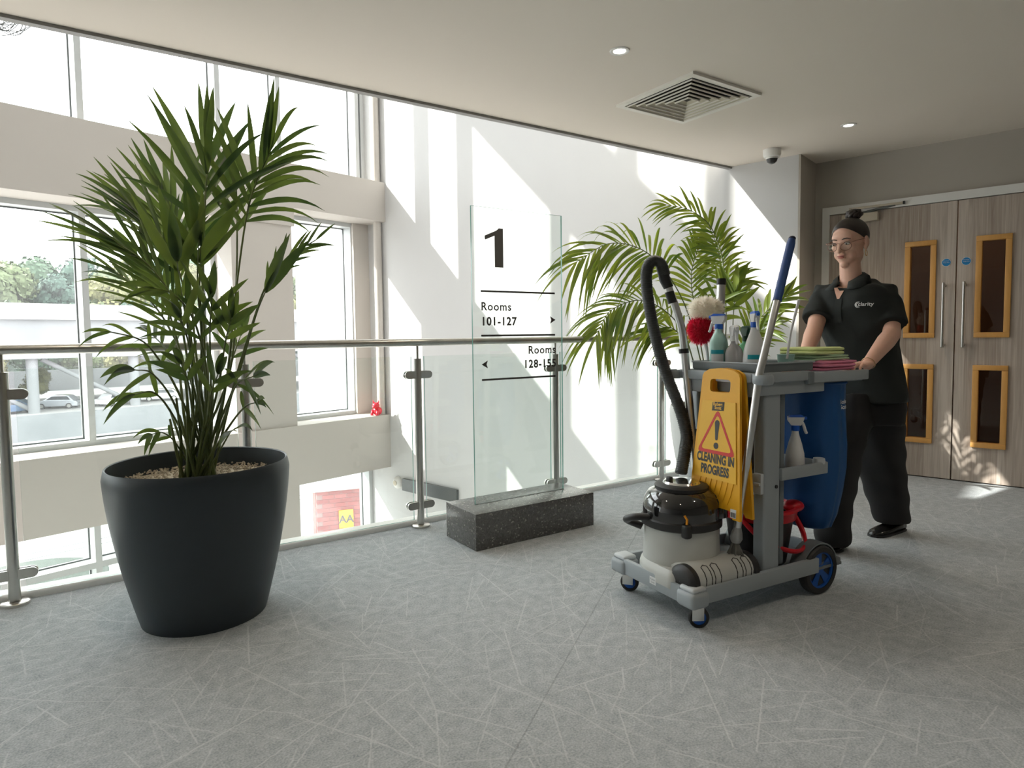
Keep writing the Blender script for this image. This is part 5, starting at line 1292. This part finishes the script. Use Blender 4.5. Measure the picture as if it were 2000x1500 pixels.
# hands: palm, four fingers curled over the handle bar, thumb under it
AX = Vector((cos(TA), sin(TA), 0)); QX = Vector((-sin(TA), cos(TA), 0)); UPZ = Vector((0, 0, 1))
def hand(wr, fdir, side, thumb_side, curl):
    # fdir: direction of the fingers, side: across the palm (towards the little finger), up: back of the hand
    fdir = fdir.normalized(); side = (side - fdir * side.dot(fdir)).normalized(); up = side.cross(fdir); up = up if up.z > 0 else -up
    pc = wr + fdir * .052
    for k in range(5):
        t = k / 4
        capsule_chain(mb, [wr.lerp(pc, .1) + side * (.016 * (t * 2 - 1)), pc + side * (.031 * (t * 2 - 1)) + fdir * (.030 - .008 * abs(t - .35))], [.0150, .0115], 10)
    Ls = (.040, .045, .042, .033); R0 = (.0090, .0093, .0088, .0076)
    tips = []
    for k in range(4):
        s = (-.030 + .0195 * k); b = pc + side * s + fdir * (.028 - .004 * abs(k - 1.2))
        d1 = (fdir + up * .10 * 1 - up * curl[0]).normalized(); p1_ = b + d1 * Ls[k]
        d2 = (fdir * .7 - up * curl[1]).normalized(); p2_ = p1_ + d2 * Ls[k] * .66
        d3 = (fdir * .25 - up * curl[2]).normalized(); p3_ = p2_ + d3 * Ls[k] * .5
        capsule_chain(mb, [b, p1_, p2_, p3_], [R0[k] * 1.08, R0[k], R0[k] * .9, R0[k] * .78], 10); tips.append((p3_, d3, up))
    tb = wr + fdir * .025 - side * .020
    t1 = tb - side * .022 + fdir * .024 - up * .006; t2 = t1 - side * .006 + fdir * .030 - up * .006; t3 = t2 + fdir * .020 - up * .004
    capsule_chain(mb, [tb, t1, t2, t3], [.015, .0125, .0105, .0085], 10)
    return tips
gripL = Tp(.885, -.185, .936) - PO; gripR = Tp(.90, .08, .936) - PO
tL = hand(wrL, (gripL - wrL), -QX, 1, (.05, .45, .9))
tR = hand(wrR, (gripR - wrR), QX, 1, (.15, .6, 1.0))
body = remesh(mb, 'body', SKIN, .0030, 5, pe)

# ---- face details
EYEW = mat('eye_white', (.75, .72, .70), .25); IRIS = mat('eye_iris', (.05, .035, .025), .2); LIP = mat('lips', srgb(188, 112, 104), .45)
for s in (-1, 1):
    mb = MB(); mb.ell(Hh(.0745, s * .031, 0.0065), (.0125, .0125, .0085), M=HM, seg=18, rings=12); e = mb.build('eye', EYEW, pe, 180)
    mb = MB(); mb.ell(Hh(.0845, s * .031, 0.0045), (.0030, .0052, .0050), M=HM, seg=14, rings=8); mb.build('iris', IRIS, e, 180)
    mb = MB(); mb.tube([Hh(.0835 + .002, s * .019, 0.0105), Hh(.0880, s * .028, 0.0142), Hh(.0855, s * .038, 0.0130), Hh(.078, s * .046, 0.0090)], [.0010, .0014, .0015, .0008], 6); mb.build('upper_lid', HAIR, e, 180)
    mb = MB(); mb.tube([Hh(.0865, s * .012, 0.0255), Hh(.0885, s * .022, 0.0295), Hh(.0850, s * .036, 0.0305), Hh(.0765, s * .050, 0.0250)], [.0020, .0026, .0024, .0010], 8); mb.build('eyebrow', HAIR, pe, 180)
    mb = MB(); c = Hh(.000, s * .076, -.058); mb.tube([c + HU * (.014 * cos(a) ) + HF * (.009 * sin(a)) for a in [2 * pi * k / 20 for k in range(21)]], .0016, 8, cap=False); mb.build('earring', mat('gold_earring', (.75, .5, .25), .25, 1.0), pe, 180)
mb = MB(); mb.ell(Hh(.0915, 0, -0.0510), (.0050, .0185, .0032), M=HM); mb.ell(Hh(.0895, 0, -0.0590), (.0052, .0160, .0042), M=HM); mb.build('lips', LIP, pe, 180)
# glasses
GLF = mat('bronze_spectacle_frame', srgb(140, 98, 84), .3, .6)
gl = empty('glasses'); gl.parent = pe
for s in (-1, 1):
    pts = []
    for k in range(29):
        a = 2 * pi * k / 28
        l = .0245 * cos(a); u = .0175 * sin(a) * (1.0 if sin(a) > 0 else 1.12) + .004 * cos(a) * (1 if sin(a) > 0 else .2)
        pts.append(Hh(.1015 - .010 * ((l + .0) / .0245 * .5 + .5), s * (.033 + l), -.006 + u))
    mb = MB(); mb.tube(pts, .0013, 6, cap=False); mb.build('rim', GLF, gl, 180)
    mb = MB(); mb.add([tuple(p) for p in pts[:-1]], [tuple(range(28))]); mb.build('lens', M_['glass'], gl, 0, fix=False)
    mb = MB(); mb.tube([Hh(.0925, s * .0580, 0.0090), Hh(.075, s * .0745, 0.0140), Hh(.01, s * .0790, 0.0120), Hh(-.012, s * .0780, 0.0000)], .0014, 6); mb.build('temple', GLF, gl, 180)
mb = MB(); mb.tube(smooth_path([Hh(.1005, .0095, 0.0080), Hh(.106, 0, 0.0110), Hh(.1005, -.0095, 0.0080)], 4), .0012, 6); mb.build('bridge', GLF, gl, 180)
# hair drawn back into a bun
mb = MB()
n1, n2 = 40, 26; rings = []
for j in range(n2):
    rg = []
    for k in range(n1):
        a = 2 * pi * k / n1
        # hairline: low at the back, high at the forehead
        fr = (1 + cos(a)) / 2
        th_max = radians(150 - 95 * fr ** 1.25)
        th = th_max * (j + .35) / n2
        d = Vector((sin(th) * cos(a), sin(th) * sin(a), cos(th)))
        k_ = 1.055 - .045 * (j / n2) ** 6
        rg.append(Hh(-.014 + .096 * d.x * k_, .0755 * d.y * k_, .028 + .0865 * d.z * k_ + .0012 * sin(60 * a)))
    rings.append(rg)
mb.loft(rings, True, False); hr = mb.build('hair', HAIR, pe, 180)
mb = MB()
for k in range(9):
    a = 2 * pi * k / 9
    mb.tube([Hh(-.062 + .020 * cos(a), .020 * sin(a), .112), Hh(-.066 + .030 * cos(a + .7), .030 * sin(a + .7), .124), Hh(-.066 + .024 * cos(a + 1.6), .024 * sin(a + 1.6), .140), Hh(-.064 + .006 * cos(a + 2.4), .006 * sin(a + 2.4), .148)], [.010, .0125, .012, .008], 8)
mb.ell(Hh(-.065, 0, .127), (.032, .031, .022), M=HM)
mb.tube([Hh(-.09, .0, .115), Hh(-.11, -.006, .108), Hh(-.125, -.012, .112)], [.006, .004, .001], 6)
mb.build('hair_bun', HAIR, pe, 180)

# ---- polo shirt
def ring(c, rf, rs, z_up=None, n=32, tilt=Vector((0, 0, 0)), e=2.3):
    out = []
    for k in range(n):
        a = 2 * pi * k / n; cc, ss = cos(a), sin(a); rr = 1 / ((abs(cc) ** e + abs(ss) ** e) ** (1 / e))
        p = c + FWD * (rf * rr * cc) + LEFT * (rs * rr * ss)
        out.append(p + Vector((0, 0, tilt.x * rf * rr * cc + tilt.y * rs * rr * ss)))
    return out
mb = MB()
tor = [(hip + Vector((0, 0, -.095)), .124, .186), (hip + Vector((0, 0, -.05)), .122, .182), (hip.lerp(chest, .22), .112, .168), (hip.lerp(chest, .5), .110, .166), (hip.lerp(chest, .8), .120, .186), (chest + Vector((0, 0, .02)), .124, .198), (chest.lerp(neck, .48), .112, .188), (chest.lerp(neck, .72), .098, .142), (chest.lerp(neck, .88), .082, .108), (neck + Vector((0, 0, -.030)), .066, .082)]
rings = []
for i, (c, a, b) in enumerate(tor):
    rings.append(ring(c, a, b, tilt=Vector((-.62 if i == len(tor) - 1 else (-.30 if i == len(tor) - 2 else 0), 0, 0))))
mb.loft(rings)
for sh, el in ((shL, elL), (shR, elR)):
    d = (el - sh); q = sh + d * .80
    capsule_chain(mb, [neck.lerp(sh, .55) + Vector((0, 0, -.035)), sh + Vector((0, 0, -.004)), sh + d * .35], [.054, .060, .064], 22)
    mb.tube([sh + d * .2, sh + d * .5, q], [.062, .066, .071], 22)
def folds(co, no):
    w = .0035 * sin(38 * co.z + 9 * co.x * 3 + 14 * co.y) * sin(21 * co.x - 17 * co.y + 5 * co.z) + .0022 * sin(70 * co.x + 40 * co.y - 25 * co.z)
    return co + no * w
shirt = remesh(mb, 'polo_shirt', BLACKC, .007, 7, pe, .5, folds)
BS = BVHTree.FromObject(shirt, bpy.context.evaluated_depsgraph_get())
# collar: two pointed wings folded down round the neck
COLM = mat('black_collar_rib', (.014, .019, .018), .8, bump=.3, bscale=900)
for s in (-1, 1):
    inner, outer_ = [], []
    for k in range(13):
        a = radians(18 + 165 * k / 12) * s
        dirv = FWD * cos(a) + LEFT * sin(a)
        base = neck + Vector((0, 0, .012 + .026 * (k / 12)))
        inner.append(base + dirv * (.058 if k > 2 else .058 + .004 * (2 - k)) + Vector((0, 0, -.030 * max(0, 1 - k / 5))))
        wdt = .034 + .024 * max(0, 1 - abs(k - 1.5) / 3.5)
        pnt = base + dirv * (.066 + .034 * max(0, 1 - k / 6)) + Vector((0, 0, -wdt - .020 * max(0, 1 - k / 5)))
        hit = BS.ray_cast(pnt + dirv * .25, -dirv)
        if k > 3: pnt = base + dirv * (.070 + .022 * abs(sin(a))) + Vector((0, 0, -.046 - .010 * abs(sin(a))))
        elif hit[0] is not None and (hit[0] - (pnt + dirv * .25)).length < .26: pnt = hit[0] + dirv * .004
        outer_.append(pnt)
    mid = [a.lerp(b, .35) + (a - neck).normalized() * .010 for a, b in zip(inner, outer_)]
    mb = MB(); mb.loft([inner, mid, outer_], False, False, closed=False)
    o = mb.build('collar_wing', COLM, shirt, 180, fix=False); sd_ = o.modifiers.new('t', 'SOLIDIFY'); sd_.thickness = .003
# open neck: skin-coloured V below the throat
def on_shirt(p, d, off):
    hit = BS.ray_cast(p - d * .4, d)
    return (hit[0] - d * off) if hit[0] is not None else p
tw = (FWD * -1).normalized()
def chest_pt(l, z, off=.0015): return on_shirt(Vector((neck.x, neck.y, z)) + LEFT * l, -FWD, off)
zn = neck.z
mb = MB(); V = []; F = []
for i in range(7):
    t = i / 6; half = .040 * (1 - t) + .001
    for j in range(5): V.append(chest_pt(half * (j / 2 - 1) - .004, zn - .012 - .098 * t, .003))
for i in range(6):
    for j in range(4): F.append((i * 5 + j, i * 5 + j + 1, i * 5 + j + 6, i * 5 + j + 5))
mb.add(V, F); mb.build('open_neckline', SKIN, shirt, 180, fix=False)
mb = MB(); V = []; F = []
for i in range(9):
    t = i / 8
    for j in range(3): V.append(chest_pt(-.004 + .016 * (j - 1) + .004, zn - .10 - .115 * t, .0035))
for i in range(8):
    for j in range(2): F.append((i * 3 + j, i * 3 + j + 1, i * 3 + j + 4, i * 3 + j + 3))
mb.add(V, F); mb.build('placket', COLM, shirt, 180, fix=False)
LOGO = mat('white_embroidery', (.78, .80, .80), .6)
V, F = text_geo('clarity', .024, 'LEFT', .0005)
lx, lz = .095, zn - .138
mb = MB(); mb.add([chest_pt(lx + v.x, lz + v.y, .0025) for v in V], F); mb.build('lettering', LOGO, shirt, 0, fix=False)
for rr, w, a0, a1 in ((.0145, .0042, 60, 300), (.009, .0026, 40, 320)):
    V = []; F = []
    for k in range(19):
        a = radians(a0 + (a1 - a0) * k / 18); ww = w * sin(pi * k / 18) + .0008
        for q in (rr - ww, rr): V.append(chest_pt(lx - .004 + q * cos(a) + .004, lz + .006 + q * sin(a), .0026))
    for k in range(18): F.append((k * 2, k * 2 + 1, k * 2 + 3, k * 2 + 2))
    mb = MB(); mb.add(V, F); mb.build('swirl_logo', LOGO, shirt, 0, fix=False)

# ---- wide trousers
mb = MB()
mb.loft([ring(hip + Vector((0, 0, .00)), .098, .160), ring(hip + Vector((0, 0, -.06)), .104, .168), ring(hip + Vector((0, 0, -.13)), .112, .180), ring(hip + Vector((0, 0, -.20)), .105, .165)])
def leg(pts, rf, rs):
    P = smooth_path(pts, 5); n = len(P); rings = []
    for i, p in enumerate(P):
        t = i / (n - 1) * (len(rf) - 1); k = min(int(t), len(rf) - 2); u = t - k
        rings.append(ring(p, rf[k] + (rf[k + 1] - rf[k]) * u, rs[k] + (rs[k + 1] - rs[k]) * u, n=28))
    mb.loft(rings)
leg([hjL + Vector((0, 0, .02)), A(1716, 830, 3.24), knL + RT * -.005, A(1730, 955, 3.40), A(1743, 1020, 3.46)], [.095, .112, .112, .100, .085], [.090, .112, .112, .098, .078])
leg([hjR + Vector((0, 0, .02)), A(1652, 840, 3.12), A(1634, 910, 3.10), A(1627, 985, 3.15), A(1627, 1062, 3.20)], [.095, .108, .108, .098, .085], [.085, .100, .098, .088, .076])
def tfolds(co, no):
    w = .006 * sin(16 * co.z + 22 * co.x - 12 * co.y) * sin(30 * co.y + 14 * co.x) + .003 * sin(55 * co.z + 12 * co.x)
    return co + no * w
remesh(mb, 'trousers', TROUS, .009, 6, pe, .5, tfolds)
# ---- shoes
SHOE = mat('black_leather', (.012, .012, .012), .18, var=.1)
for an, yaw_ in ((A(1745, 1022, 3.47), .35), (A(1626, 1058, 3.21), .1)):
    gz = -PO.z; fd = (FWD * cos(yaw_) - LEFT * sin(yaw_) * .4).normalized(); sd = Vector((-fd.y, fd.x, 0))
    c = Vector((an.x, an.y, gz)); rings = []
    for x_, w_, h_ in ((-.075, .022, .045), (-.065, .033, .060), (-.02, .036, .066), (.04, .040, .056), (.10, .044, .046), (.15, .040, .036), (.178, .024, .026), (.186, .008, .016)):
        rg = []
        for k in range(20):
            a = 2 * pi * k / 20; y_ = w_ * cos(a); z_ = h_ / 2 + h_ / 2 * sin(a); z_ = max(z_, .004)
            rg.append(c + fd * x_ + sd * y_ + Vector((0, 0, z_)))
        rings.append(rg)
    mb = MB(); mb.loft(rings); o = mb.build('shoe', SHOE, pe, 180)
    rings = []
    out = [(-.080, .0), (-.072, .030), (-.02, .037), (.04, .041), (.10, .046), (.15, .043), (.182, .026), (.192, 0)]
    loop = [c + fd * x_ + sd * y_ for x_, y_ in out] + [c + fd * x_ - sd * y_ for x_, y_ in out[-2:0:-1]]
    mb = MB(); mb.loft([[p + Vector((0, 0, .0005)) for p in loop], [p + Vector((0, 0, .012)) for p in loop]]); mb.build('sole', M_['rubber'], o, 40)
# bracelet
mb = MB(); dw = (wrL - elL).normalized(); s_, b_ = perp(dw); c = wrL - dw * .012
mb.tube([c + (s_ * cos(2 * pi * k / 22) + b_ * sin(2 * pi * k / 22)) * .0285 for k in range(23)], .0014, 6, cap=False); mb.build('bracelet', mat('gold_chain', (.7, .5, .3), .3, 1.0), pe, 180)
# ================================================================== CEILING FITTINGS AND ODDMENTS
# four-way air diffuser, set square to the balustrade
vt = empty('ceiling_vent', tuple(Bp(2.944, 2.564, ZC)), BA, 'square four-way ceiling air vent with nested white louvres', 'vent')
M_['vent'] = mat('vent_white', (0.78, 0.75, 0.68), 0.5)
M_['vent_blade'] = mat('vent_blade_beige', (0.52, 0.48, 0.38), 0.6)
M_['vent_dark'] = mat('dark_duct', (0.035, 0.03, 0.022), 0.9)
R = 0.285
mb = MB(); mb.plate([(-R, -R), (R, -R), (R, R), (-R, R)], [[(-R + .035, -R + .035), (R - .035, -R + .035), (R - .035, R - .035), (-R + .035, R - .035)]], 0.014, Matrix.Translation((0, 0, -0.014))); mb.build('frame', M_['vent'], vt, 0)
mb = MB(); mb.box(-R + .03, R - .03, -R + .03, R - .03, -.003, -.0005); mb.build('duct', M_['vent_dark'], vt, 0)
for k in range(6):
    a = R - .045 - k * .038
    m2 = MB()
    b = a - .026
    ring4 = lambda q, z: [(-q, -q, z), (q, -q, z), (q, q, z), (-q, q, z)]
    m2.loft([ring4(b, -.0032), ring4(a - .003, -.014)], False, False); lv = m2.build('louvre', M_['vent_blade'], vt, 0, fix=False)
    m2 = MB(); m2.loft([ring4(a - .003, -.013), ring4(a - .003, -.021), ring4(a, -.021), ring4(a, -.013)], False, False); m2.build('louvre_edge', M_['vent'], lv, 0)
# recessed downlights
M_['lamp'] = emit_mat('downlight_lens', (1.0, 0.93, 0.82), 9.0)
def downlight(pos, label):
    t = empty('downlight', tuple(pos), 0, label, 'downlight', 'recessed downlights in the ceiling')
    mb = MB(); mb.lathe([(.028, -.002), (.034, -.006), (.046, -.004), (.047, 0)], 32); mb.build('bezel', M_['trim_white'], t, 50)
    mb = MB(); mb.lathe([(.0005, -.003), (.029, -.003)], 32); mb.build('lens', M_['lamp'], t, 50)
    lp = bpy.data.objects.new('downlight_lamp', bpy.data.lights.new('downlight_lamp', 'SPOT')); COL.objects.link(lp); lp.parent = t
    lp.location = (0, 0, -.012); lp.data.energy = 15; lp.data.spot_size = radians(110); lp.data.spot_blend = .7; lp.data.shadow_soft_size = .03; lp.data.color = (1, .86, .70)
downlight(Bp(2.177, 2.306, ZC), 'lit round downlight in the ceiling nearest the camera')
downlight(Bp(4.20, 2.322, ZC), 'lit round downlight in the ceiling above the doors')
for x, y in ((0.15, 2.3), (0.15, 0.3), (2.18, 0.3), (4.2, 0.3), (2.18, -1.7), (4.2, -1.7), (0.15, -1.7)): downlight(Bp(x, y, ZC), 'added fill downlight in the ceiling behind the camera')  # extra lamps added out of view to brighten the landing
# dome security camera
dc = empty('security_camera', tuple(Bp(4.278, 2.93, ZC)), 0, 'white dome security camera on the ceiling by the pillar', 'camera')
mb = MB(); mb.lathe([(.0, 0), (.062, 0), (.062, -.035), (.056, -.052), (.045, -.056), (.0, -.056)], 32); mb.build('housing', M_['trim_white'], dc, 40)
mb = MB(); mb.lathe([(.040, -.055), (.040, -.068), (.033, -.088), (.018, -.100), (.001, -.104)], 28); mb.build('dome', mat('smoked_dome', (.03, .03, .03), .08), dc, 50)
mb = MB(); mb.lathe([(.041, -.054), (.044, -.062), (.041, -.068)], 28); mb.build('ring', M_['trim_white'], dc, 50)
# tangled wire pendant in the atrium
wp = at(12, 26, 5.2)
pn = empty('wire_pendant', tuple(wp), 0, 'dark tangled wire pendant hanging in the atrium at the top left', 'pendant')
r = random.Random(2)
for k in range(13):
    mb = MB(); ax = Vector((r.uniform(-1, 1), r.uniform(-1, 1), r.uniform(-1, 1))).normalized(); s, b = perp(ax); R0 = r.uniform(.10, .165); off = ax * r.uniform(-.06, .06)
    pts = [off + (s * cos(2 * pi * i / 24) + b * sin(2 * pi * i / 24)) * R0 * (1 + .12 * sin(3 * 2 * pi * i / 24 + k)) for i in range(25)]
    mb.tube(pts, .0032, 6, cap=False); mb.build('wire_loop', M_['gasket'], pn, 180)
mb = MB(); mb.cyl((0, 0, .1), (0, 0, 9.2 - wp.z), .003, n=6); mb.build('cable', M_['gasket'], pn, 60)
# red horned animal figurine on the window ledge
fg = empty('animal_figurine', (XE - 0.155, YF + 0.055, 0.09), radians(200), 'small red horned animal figurine on the ledge by the end wall', 'figurine')
RED = mat('red_glazed_ceramic', srgb(214, 40, 62), .3, var=.1)
mb = MB(); mb.ell((0, 0, .055), (.062, .058, .056)); mb.build('body', RED, fg, 180)
mb = MB(); mb.ell((.03, 0, .125), (.048, .045, .040)); h = mb.build('head', RED, fg, 180)
mb = MB(); mb.ell((.075, 0, .112), (.020, .024, .017)); mb.build('snout', RED, h, 180)
for s in (-1, 1):
    mb = MB(); mb.tube([(.03, s * .022, .150), (.028, s * .038, .172), (.03, s * .044, .196)], [.013, .009, .001], 10); mb.build('horn', RED, h, 180)
    mb = MB(); mb.tube([(.045, s * .035, .07), (.062, s * .038, .03), (.066, s * .038, .004)], [.02, .017, .020], 10); mb.build('leg', RED, fg, 180)
# round wall lamp and dark wall sign on the lower part of the end wall
wl = empty('wall_lamp', (XE, 6.42, -0.768), 0, 'white round lamp on the end wall below the beam', 'lamp')
mb = MB(); mb.lathe([(0.001, .06), (.045, .055), (.075, .03), (.08, 0)], 28, M=Matrix.Rotation(-pi / 2, 4, 'Y')); mb.build('shade', M_['trim_white'], wl, 50)
mb = MB(); mb.lathe([(0.001, .068), (.03, .064), (.034, .055)], 24, M=Matrix.Rotation(-pi / 2, 4, 'Y')); mb.build('lens', M_['closer'], wl, 50)
ws = empty('wall_sign', (XE, 5.85, -0.775), 0, 'dark glossy panel on the white end wall below the landing', 'sign')
mb = MB(); mb.box(-.035, 0, -.52, .46, -.075, .075); mb.build('panel', mat('dark_glossy_panel', (.09, .10, .10), .12), ws, 0)
